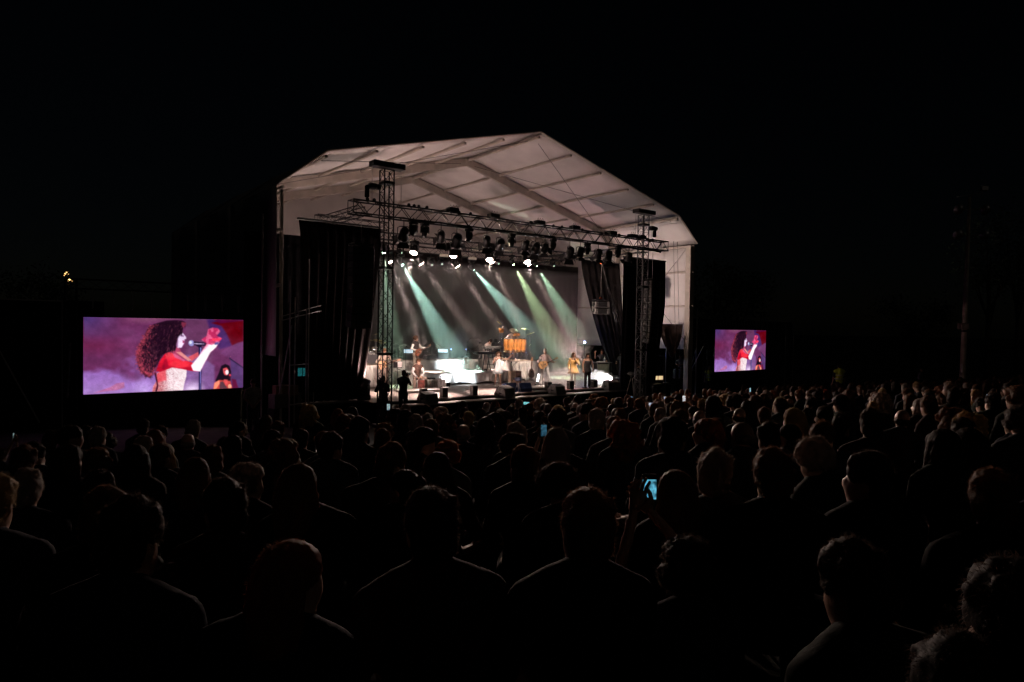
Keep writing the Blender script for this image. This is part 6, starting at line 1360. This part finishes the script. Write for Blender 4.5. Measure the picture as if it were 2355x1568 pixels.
# ------------------------------------------------------------------ audience
SEAT = dict(pel=(0, .06, .52), wai=(0, .06, .68), che=(0, .03, .87), nek=(0, .01, 1.04), hed=(0, -.01, 1.17),
            shL=(.19, .02, .97), elL=(.25, -.02, .70), haL=(.10, -.28, .60), hipL=(.1, .03, .50), knL=(.14, -.38, .48), anL=(.14, -.36, .09),
            shR=(-.19, .02, .97), elR=(-.25, -.02, .70), haR=(-.10, -.28, .60), hipR=(-.1, .03, .50), knR=(-.14, -.38, .48), anR=(-.14, -.36, .09))
def make_body(pose, w, vx, yaw=0, pit=0):
    J = {n: Vec(p) for n, p in SEAT.items()}
    for n, p in pose.items(): J[n] = Vec(p)
    g = G(); torso(g, J, 0, w)
    for s in 'LR':
        limb(g, J['sh' + s], J['el' + s], J['ha' + s], ARM); limb(g, J['hip' + s], J['kn' + s], J['an' + s], (.095, .07, .055)); g.caps(J['an' + s] - Vec((0, 0, .045)), J['an' + s] + Vec((0, -.15, -.055)), .042, .034)
    P, rot = head(g, J, yaw, pit); me = remesh(g, vx, 2)
    for p in me.polygons:
        c = p.center
        if c.z < .56: p.material_index = 1
    for s in 'LR': mesh_add(me, fingers(J, s, .8), 0)
    g = G(); torso(g, J, .018, w)
    for s in 'LR': limb(g, J['sh' + s], J['el' + s], J['ha' + s], ARM, .016, .25)
    g.tube([J['nek'] + Vec((0, .012, -.02)), J['nek'] + Vec((0, .008, .035))], [.078, .068], 12)
    sh = remesh(g, vx, 2)
    for v in sh.vertices: v.co += v.normal * .006 * mnoise.noise(v.co * 9 + Vec((w * 7, 0, 0)))
    return me, sh, J['hed'], rot
BODIES = []
for i, (pose, w, yaw, pit) in enumerate([({}, 1.0, 0, 0), (dict(hed=(.015, -.01, 1.165)), 1.08, 14, 2), (dict(hed=(-.02, -.015, 1.165)), .92, -16, 3), (dict(hed=(0, -.02, 1.16)), .95, 5, -6), (dict(hed=(.03, -.005, 1.165)), 1.15, -28, 4), (dict(hed=(.045, -.01, 1.155), nek=(.015, .01, 1.035)), .98, 48, 0), (dict(hed=(-.05, -.02, 1.15), nek=(-.02, .005, 1.03)), 1.05, -52, 6), (dict(hed=(0, -.05, 1.14), che=(0, .0, .86), nek=(0, -.03, 1.02)), 1.02, 8, 14)]):
    BODIES.append(make_body(pose, w, .024, yaw, pit))
PH = make_body(dict(elL=(.27, -.16, 1.02), haL=(.15, -.28, 1.36), elR=(-.24, -.16, .98), haR=(.07, -.30, 1.35)), .95, .024)
HK = {}
for k, n in [('short', 4), ('curly', 2), ('long', 4), ('longcurly', 2), ('bun', 1), ('pony', 2), ('bald', 1), ('cap', 1)]:
    HK[k] = [hair_mesh(k, 100 + 13 * i + len(k), 1, 3200 if k != 'bald' else 400, .26 + .04 * i) for i in range(n)]
HCOL = {'black': M_HBLACK, 'brown': M_HBROWN, 'blond': M_HBLOND, 'grey': M_HGREY, 'auburn': M_HRED}
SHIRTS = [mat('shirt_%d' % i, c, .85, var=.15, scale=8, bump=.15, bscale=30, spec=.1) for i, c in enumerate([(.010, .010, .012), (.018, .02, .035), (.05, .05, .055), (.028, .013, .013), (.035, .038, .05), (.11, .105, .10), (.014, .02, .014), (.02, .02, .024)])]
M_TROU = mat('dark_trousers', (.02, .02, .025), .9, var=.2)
def slot(o, i, m):
    o.material_slots[i].link = 'OBJECT'; o.material_slots[i].material = m
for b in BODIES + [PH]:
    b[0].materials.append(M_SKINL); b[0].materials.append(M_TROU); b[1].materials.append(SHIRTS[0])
for l in HK.values():
    for m in l: m.materials.append(M_HBLACK)
CROWD = []      # dicts
def solve_depth(x, y, hz):
    lo, hi = .8, 60.0
    for _ in range(50):
        m = (lo + hi) / 2; p = PY(x, y, m)
        if p.z > ground_z(p.x, p.y) + hz: lo = m
        else: hi = m
    return lo
def add_head(x, y, w, kind, col, shirt=None, note=None):
    """x,y head top in picture units, w width in source pixels"""
    dg_ = solve_depth(x, y, 1.30); wid = {'long': .205, 'longcurly': .27, 'curly': .24}.get(kind, .185); dw = wid * 2640 / w
    d = dg_ ** .45 * dw ** .55; p = PY(x, y, d); s = max(.9, min(1.15, w * d / (wid * 2640)))
    CROWD.append(dict(p=p, s=s, kind=kind, col=col, shirt=shirt, note=note, key=True))
C5 = lambda x, y: (x / 1.4543 * .5747, (1650 + y / 1.4543) * .5747)
C6 = lambda x, y: ((1300 + x / 1.3307) * .5747, (1550 + y / 1.3307) * .5747)
C7 = lambda x, y: ((2600 + x / 1.2266) * .5747, (1450 + y / 1.2266) * .5747)
for f, k, L in [(C5, 1.4543, [(75, 345, 190, 'short', 'grey'), (70, 195, 140, 'short', 'brown'), (390, 185, 160, 'long', 'black'), (590, 440, 250, 'short', 'brown'), (640, 340, 150, 'short', 'black'), (1285, 405, 260, 'short', 'black'), (1475, 315, 175, 'curly', 'grey'), (1815, 300, 230, 'long', 'brown'),
         (1690, 697, 370, 'long', 'auburn'), (1665, 140, 150, 'longcurly', 'brown'), (1775, 110, 90, 'short', 'black'), (1915, 120, 130, 'short', 'black'), (1275, 195, 130, 'short', 'brown'), (1345, 65, 80, 'curly', 'grey'), (1425, 35, 75, 'long', 'black'), (1110, 40, 85, 'short', 'grey'), (840, 45, 60, 'short', 'black'),
         (620, 90, 85, 'short', 'grey'), (1095, 105, 85, 'bald', 'grey'), (860, 100, 110, 'long', 'auburn'), (985, 195, 100, 'short', 'brown'), (1070, 168, 110, 'long', 'blond'), (830, 140, 100, 'short', 'grey'), (1365, 120, 100, 'long', 'black'), (1580, 60, 80, 'short', 'brown'), (1590, 95, 100, 'short', 'black'), (1535, 10, 65, 'long', 'brown'),
         (1060, 270, 160, 'long', 'brown'), (560, 590, 380, 'short', 'black'), (830, 893, 200, 'short', 'black'), (450, 88, 80, 'short', 'black'), (700, 120, 90, 'curly', 'black'), (230, 110, 80, 'short', 'black'), (260, 180, 110, 'short', 'black'), (760, 190, 150, 'long', 'black'), (920, 80, 70, 'short', 'black'), (545, 210, 120, 'curly', 'brown'), (1240, 130, 80, 'short', 'black')]),
        (C6, 1.3307, [(585, 550, 310, 'short', 'black'), (1265, 530, 300, 'short', 'brown'), (300, 295, 155, 'short', 'brown'), (350, 408, 155, 'bun', 'black'), (1070, 325, 155, 'short', 'brown'), (715, 190, 85, 'bald', 'grey'), (480, 195, 130, 'long', 'black'), (345, 200, 90, 'curly', 'brown'), (255, 225, 90, 'short', 'brown'), (135, 235, 110, 'curly', 'black'),
         (35, 240, 100, 'short', 'brown'), (1040, 250, 130, 'curly', 'black'), (1225, 205, 130, 'long', 'grey'), (945, 135, 95, 'long', 'black'), (1045, 195, 110, 'short', 'grey'), (1500, 160, 100, 'short', 'brown'), (1640, 160, 150, 'longcurly', 'auburn'), (1385, 85, 80, 'short', 'black'), (1245, 125, 100, 'curly', 'black'), (1820, 175, 170, 'short', 'black'),
         (1500, 120, 90, 'short', 'grey'), (670, 140, 100, 'longcurly', 'brown'), (805, 150, 100, 'long', 'black'), (590, 300, 130, 'curly', 'auburn'), (720, 330, 150, 'long', 'black'), (495, 145, 70, 'short', 'grey'), (595, 105, 70, 'curly', 'grey'), (210, 165, 110, 'short', 'black'), (105, 130, 70, 'pony', 'black'), (420, 110, 70, 'long', 'black'), (1160, 60, 60, 'curly', 'grey'), (1470, 60, 70, 'curly', 'brown')]),
        (C7, 1.2266, [(122, 530, 185, 'long', 'brown'), (295, 420, 180, 'short', 'grey', 4), (630, 445, 200, 'short', 'brown'), (835, 380, 180, 'curly', 'grey'), (1030, 430, 190, 'short', 'black'), (430, 270, 120, 'bald', 'grey'), (275, 270, 150, 'longcurly', 'auburn'), (80, 280, 160, 'short', 'black'), (190, 225, 75, 'bald', 'grey'), (650, 300, 110, 'short', 'black'),
         (815, 290, 120, 'cap', 'brown'), (1490, 330, 160, 'long', 'black'), (1730, 540, 220, 'short', 'brown'), (1040, 865, 330, 'short', 'black'), (1740, 1060, 520, 'short', 'black'), (1250, 1290, 420, 'short', 'black'), (945, 150, 80, 'cap', 'black'), (610, 160, 75, 'long', 'blond'), (310, 165, 95, 'long', 'black'), (400, 165, 85, 'curly', 'black'), (535, 150, 70, 'long', 'brown'), (725, 225, 100, 'long', 'blond'), (910, 240, 90, 'short', 'black'), (1080, 240, 120, 'short', 'black'), (90, 190, 80, 'short', 'brown'), (145, 200, 60, 'short', 'black'), (1780, 130, 130, 'curly', 'brown'), (1480, 95, 70, 'short', 'grey'), (1600, 310, 150, 'long', 'black')])]:
    for e in L:
        x, y = f(e[0], e[1]); add_head(x, y, e[2] / k, e[3], e[4], e[5] if len(e) > 5 else None)
# phones held up, each by its owner
PHONES = [(1492, 1126, 15, 'big cyan phone screen held up beside a long-haired head', (.12, .50, .70), .8, 62), (1250, 990, 10, 'upright tablet half hidden by a grey-haired head', (.10, .35, .55), .3, 26), (1104, 1001, 9, 'dark phone with a thin bright top edge in the crowd centre', (.12, .12, .14), .5, 18), (1210, 927, 11, 'cyan phone screen below the stage centre', (.25, .75, .95), 1.0, 12),
          (893, 936, 9, 'tilted pale phone screen at the foot of the left tower', (.55, .75, .95), .7, 14), (1449, 914, 10, 'small blue phone screen left of the right tower foot', (.2, .5, .9), 1.0, 10), (1497, 929, 11, 'pale violet phone screen below the flight case', (.6, .65, 1.0), 1.0, 12), (1532, 915, 12, 'violet phone screen right of the flight case', (.5, .55, 1.0), 1.0, 12), (1572, 917, 8, 'white and pink upright phone screen below the tent post', (.95, .8, .85), 1.0, 14),
          (1724, 897, 8, 'small pale blue phone screen under the right screen', (.4, .7, .9), .8, 10), (1878, 913, 10, 'bright blue phone screen left of the hi-vis guard', (.1, .4, 1.0), 1.0, 12), (1878, 932, 9, 'dim violet phone just below the bright blue one', (.3, .35, .6), .5, 12), (1797, 958, 9, 'white and blue narrow phone screen in the right crowd', (.8, .9, 1.0), 1.0, 18), (2260, 953, 12, 'grey phone screen near the right edge', (.3, .42, .40), .5, 18), (2268, 912, 8, 'pale phone edge high at the right', (.5, .5, .55), .35, 12),
          (33, 1004, 9, 'grey-blue phone screen at the left edge', (.35, .5, .5), .6, 16), (221, 988, 8, 'blue phone screen left of the LED screen foot', (.2, .45, .7), .7, 16)]
def build_phones():
    for i, (x, y, wpx, lab, c, e, hpx) in enumerate(PHONES):
        d = .15 * 1517 / (74 if i == 0 else max(wpx, hpx) * 1.15); p = PY(x, y, d)
        land = hpx <= 12 and wpx >= 10
        t = thing('phone', lab, 'phone', world=p, a=math.atan2(-(W(19, 25, 0) - p).x, (W(19, 25, 0) - p).y) * 1.0)
        w, h = (.15, .072) if land else (.072, .15)
        G().cbox((0, 0, 0), (w, .009, h), .004).obj('body', M_PLASTIC, t)
        sm = mat('phone_screen_%d' % i, c, .3, var=0); nt = sm.node_tree; bs = nt.nodes['Principled BSDF']; n = nt.nodes.new('ShaderNodeTexNoise'); n.inputs['Scale'].default_value = 45; n.inputs['Detail'].default_value = 4; rr = nt.nodes.new('ShaderNodeValToRGB')
        rr.color_ramp.elements[0].color = (*[q * .06 for q in c], 1); rr.color_ramp.elements[0].position = .38; rr.color_ramp.elements[1].color = (*[min(1, q * 1.3) for q in c], 1); rr.color_ramp.elements[1].position = .62
        tc = nt.nodes.new('ShaderNodeTexCoord'); nt.links.new(tc.outputs['Object'], n.inputs['Vector']); nt.links.new(n.outputs['Fac'], rr.inputs['Fac']); nt.links.new(rr.outputs['Color'], bs.inputs['Emission Color']); bs.inputs['Emission Strength'].default_value = e
        G().cbox((0, -.0052, h * .02), (w * .92, .002, h * (.62 if i == 0 else .86)), .0005).obj('screen', sm, t)
        # owner below the phone
        a = t.rotation_euler.z; off = Matrix.Rotation(a + math.pi, 3, 'Z') @ Vec((.11, -.255, 0))
        CROWD.append(dict(p=Vec((p.x - off.x, p.y - off.y, p.z - .15)), s=1.0, kind=rnd.choice(['short', 'long', 'short', 'curly']), col=rnd.choice(['black', 'brown', 'brown', 'grey']), shirt=None, note='holding a phone up', key=True, body=PH))
build_phones()
YM = [(-.85, 5.0), (-.75, 5.6), (-.49, 8.0), (-.38, 9.2), (-.2, 11.5), (.015, 16.3), (.21, 19.5), (.345, 24), (.54, 26), (.85, 28)]
def ymax(r):
    for (a, b), (c, d) in zip(YM, YM[1:]):
        if a <= r <= c: return b + (d - b) * (r - a) / (c - a)
    return 0
def fill_crowd():
    r = random.Random(21); y = 2.7; row = 0
    taken = [(c['p'].x, c['p'].y) for c in CROWD]
    while y < 28.5:
        n = int(1.75 * y / .62); off = r.uniform(0, .6)
        for i in range(n):
            x = -.86 * y + off + i * .62 + r.uniform(-.09, .09); yy = y + r.uniform(-.14, .14)
            if yy > ymax(x / yy): continue
            rad = .48 if yy < 10 else .40
            if any(abs(x - a) < rad and abs(yy - b) < rad * 1.25 for a, b in taken): continue
            if r.random() < .04: continue
            kind = r.choices(['short', 'curly', 'long', 'longcurly', 'bun', 'pony', 'bald', 'cap'], [40, 9, 24, 6, 5, 7, 6, 3])[0]
            col = r.choices(['black', 'brown', 'blond', 'grey', 'auburn'], [40, 32, 8, 14, 6])[0]
            CROWD.append(dict(p=Vec((x, yy, ground_z(x, yy) + 1.30 + r.gauss(0, .05))), s=r.uniform(.94, 1.05), kind=kind, col=col, shirt=None, note=None, key=False)); taken.append((x, yy))
        y += .92 if y < 12 else 1.0
fill_crowd()
_ow = 'first second third fourth fifth sixth seventh eighth ninth tenth eleventh twelfth thirteenth fourteenth fifteenth sixteenth seventeenth eighteenth nineteenth'.split()
_tn = {2: 'twent', 3: 'thirt', 4: 'fort', 5: 'fift'}
def ordn(n):
    if n < 20: return _ow[n - 1]
    return _tn[n // 10] + ('ieth' if n % 10 == 0 else 'y-' + _ow[n % 10 - 1])
def build_crowd():
    r = random.Random(8); vis = []
    for c in CROWD:
        x, y, d = project(c['p']); c['sx'], c['sy'], c['d'] = x, y, d
        if d > .6 and -90 < x < 2450 and y < 1640: vis.append(c)
    vis.sort(key=lambda c: (-1 if c['key'] else 0, c['d'])); main, rest = vis[:300], vis[300:]
    rows = {}
    for c in main: rows.setdefault(int((c['d'] - 1.2) / 1.15), []).append(c)
    hn = {'short': 'short %s hair', 'curly': 'curly %s hair', 'long': 'long %s hair', 'longcurly': 'long curly %s hair', 'bun': '%s hair in a bun', 'pony': '%s ponytail', 'bald': 'bald crown and %s fringe', 'cap': 'cap over %s hair'}
    aim = W(19, 26, 0)
    def setup(c):
        d = aim - c['p']; a = math.atan2(d.x, -d.y) + r.gauss(0, .30); b = c.get('body') or r.choice(BODIES); hm = r.choice(HK[c['kind']]); return a, b, hm
    for k, ri in enumerate(sorted(rows)):
        for i, c in enumerate(sorted(rows[ri], key=lambda c: c['sx'])):
            a, b, hm = setup(c); s = c['s']
            o = bpy.data.objects.new('person', b[0]); COL.objects.link(o); o.scale = (s,) * 3; o.rotation_euler = (r.gauss(0, .05), r.gauss(0, .06), a); o.location = (c['p'].x, c['p'].y, c['p'].z - 1.30 * s)
            slot(o, 0, r.choice([M_SKINL, M_SKINL, M_SKINM]))
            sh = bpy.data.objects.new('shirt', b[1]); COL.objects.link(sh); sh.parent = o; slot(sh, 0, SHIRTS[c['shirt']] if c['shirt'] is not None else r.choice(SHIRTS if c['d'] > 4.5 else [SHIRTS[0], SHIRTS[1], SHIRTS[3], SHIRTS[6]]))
            h = bpy.data.objects.new('hair', hm); COL.objects.link(h); h.parent = o; h.matrix_basis = Matrix.Translation(b[2]) @ b[3].to_4x4(); slot(h, 0, HCOL[c['col']])
            lab = 'spectator with %s, %s from left in the %s row back' % (hn[c['kind']] % c['col'], ordn(i + 1), ordn(k + 1))
            if c['note']: lab = 'spectator %s, %s, %s from left in the %s row' % (c['note'], hn[c['kind']] % c['col'], ordn(i + 1), ordn(k + 1))
            tag(o, lab, 'person', 'seated spectators')
    # the remainder, too small to single out
    if rest:
        g = G()
        for c in rest:
            p = c['p']; q = r.uniform(.9, 1.1)
            g.ell(p - Vec((0, 0, .13)), (.088 * q, .1, .125), 8, 6); g.caps(p - Vec((0, 0, .24)), p - Vec((0, 0, .36)), .06, .07, 6)
            d = Vec((.19, 0, 0)); g.caps(p - d - Vec((0, 0, .37)), p + d - Vec((0, 0, .37)), .07, .07, 6); g.tube([p - Vec((0, 0, .38)), p - Vec((0, 0, .85))], [.19, .17], 8, flat=.6)
            if c['kind'] in ('long', 'longcurly'): g.ell(p - Vec((0, .02, .24)), (.11, .07, .18), 8, 6)
        o = g.obj('crowd', M_HBROWN, smooth=True); tag(o, 'far spectators packed as one dark mass', 'crowd', kind='stuff')
    print('CROWD', len(vis), len(main), len(rest))

build_crowd()

bpy.data.scenes.remove(TMPS)
# ------------------------------------------------------------------ stage haze and the fog plume
def vol_mat(name, build):
    m = bpy.data.materials.new(name); m.use_nodes = True; nt = m.node_tree; nt.nodes.remove(nt.nodes['Principled BSDF'])
    out = nt.nodes['Material Output']; v = nt.nodes.new('ShaderNodeVolumePrincipled'); v.inputs['Color'].default_value = (.92, .92, .92, 1)
    nt.links.new(v.outputs[0], out.inputs['Volume']); build(nt, v); return m
def build_haze():
    def hz(nt, v): v.inputs['Density'].default_value = 0.06; v.inputs['Anisotropy'].default_value = 0.6
    m = vol_mat('stage_haze_volume', hz)
    t = G().box((0, 0, 0), (16.6, 4.5, 6.06)).obj('haze', m); t.location = W(19.6, 29.75, 4.2); t.rotation_euler = (0, 0, YAW); t['kind'] = 'stuff'; tag(t, 'thin haze filling the stage under the tent', 'haze')
    u, v = FOGM
    def fp(nt, v_):
        tc = nt.nodes.new('ShaderNodeTexCoord'); n = nt.nodes.new('ShaderNodeTexNoise'); n.inputs['Scale'].default_value = 2.4; n.inputs['Detail'].default_value = 5; n.inputs['Roughness'].default_value = .62
        sep = nt.nodes.new('ShaderNodeSeparateXYZ'); nt.links.new(tc.outputs['Object'], n.inputs['Vector']); nt.links.new(tc.outputs['Object'], sep.inputs[0])
        def math_(op, a, b=None):
            q = nt.nodes.new('ShaderNodeMath'); q.operation = op
            for i, s in enumerate((a, b)):
                if s is None: continue
                if isinstance(s, (int, float)): q.inputs[i].default_value = s
                else: nt.links.new(s, q.inputs[i])
            return q.outputs[0]
        X, Y, Z = sep.outputs[0], sep.outputs[1], sep.outputs[2]      # x: 0 at nozzle, runs to -4.6
        rad = math_('ADD', math_('MULTIPLY', X, -.12), .34)
        zc = math_('ADD', math_('MULTIPLY', X, -.04), .34)
        dz = math_('DIVIDE', math_('SUBTRACT', Z, zc), rad); dy = math_('DIVIDE', Y, math_('MULTIPLY', rad, 1.1))
        rr = math_('SQRT', math_('ADD', math_('MULTIPLY', dz, dz), math_('MULTIPLY', dy, dy)))
        rr = math_('ADD', rr, math_('MULTIPLY', math_('SUBTRACT', n.outputs['Fac'], .5), 1.9))
        core = nt.nodes.new('ShaderNodeMapRange'); nt.links.new(rr, core.inputs[0]); core.inputs[1].default_value = 1.05; core.inputs[2].default_value = .35; core.inputs[3].default_value = 0; core.inputs[4].default_value = 1
        fade = nt.nodes.new('ShaderNodeMapRange'); nt.links.new(X, fade.inputs[0]); fade.inputs[1].default_value = -4.6; fade.inputs[2].default_value = -.6; fade.inputs[3].default_value = 0.02; fade.inputs[4].default_value = 1
        d = math_('MULTIPLY', math_('MULTIPLY', core.outputs[0], math_('POWER', fade.outputs[0], 1.4)), 2.6)
        nt.links.new(d, v_.inputs['Density']); v_.inputs['Anisotropy'].default_value = 0.0
    m = vol_mat('fog_plume_volume', fp); m.cycles.volume_step_rate = 0.2
    g = G().box((-2.35, 0, .72), (4.7, 2.0, 1.42)); t = g.obj('fog_plume', m); t.location = W(u - .05, v, SZ + .01); t.rotation_euler = (0, 0, YAW + R(-12)); t['kind'] = 'stuff'; tag(t, 'bright white fog plume rolling left along the stage floor', 'fog')
build_haze()
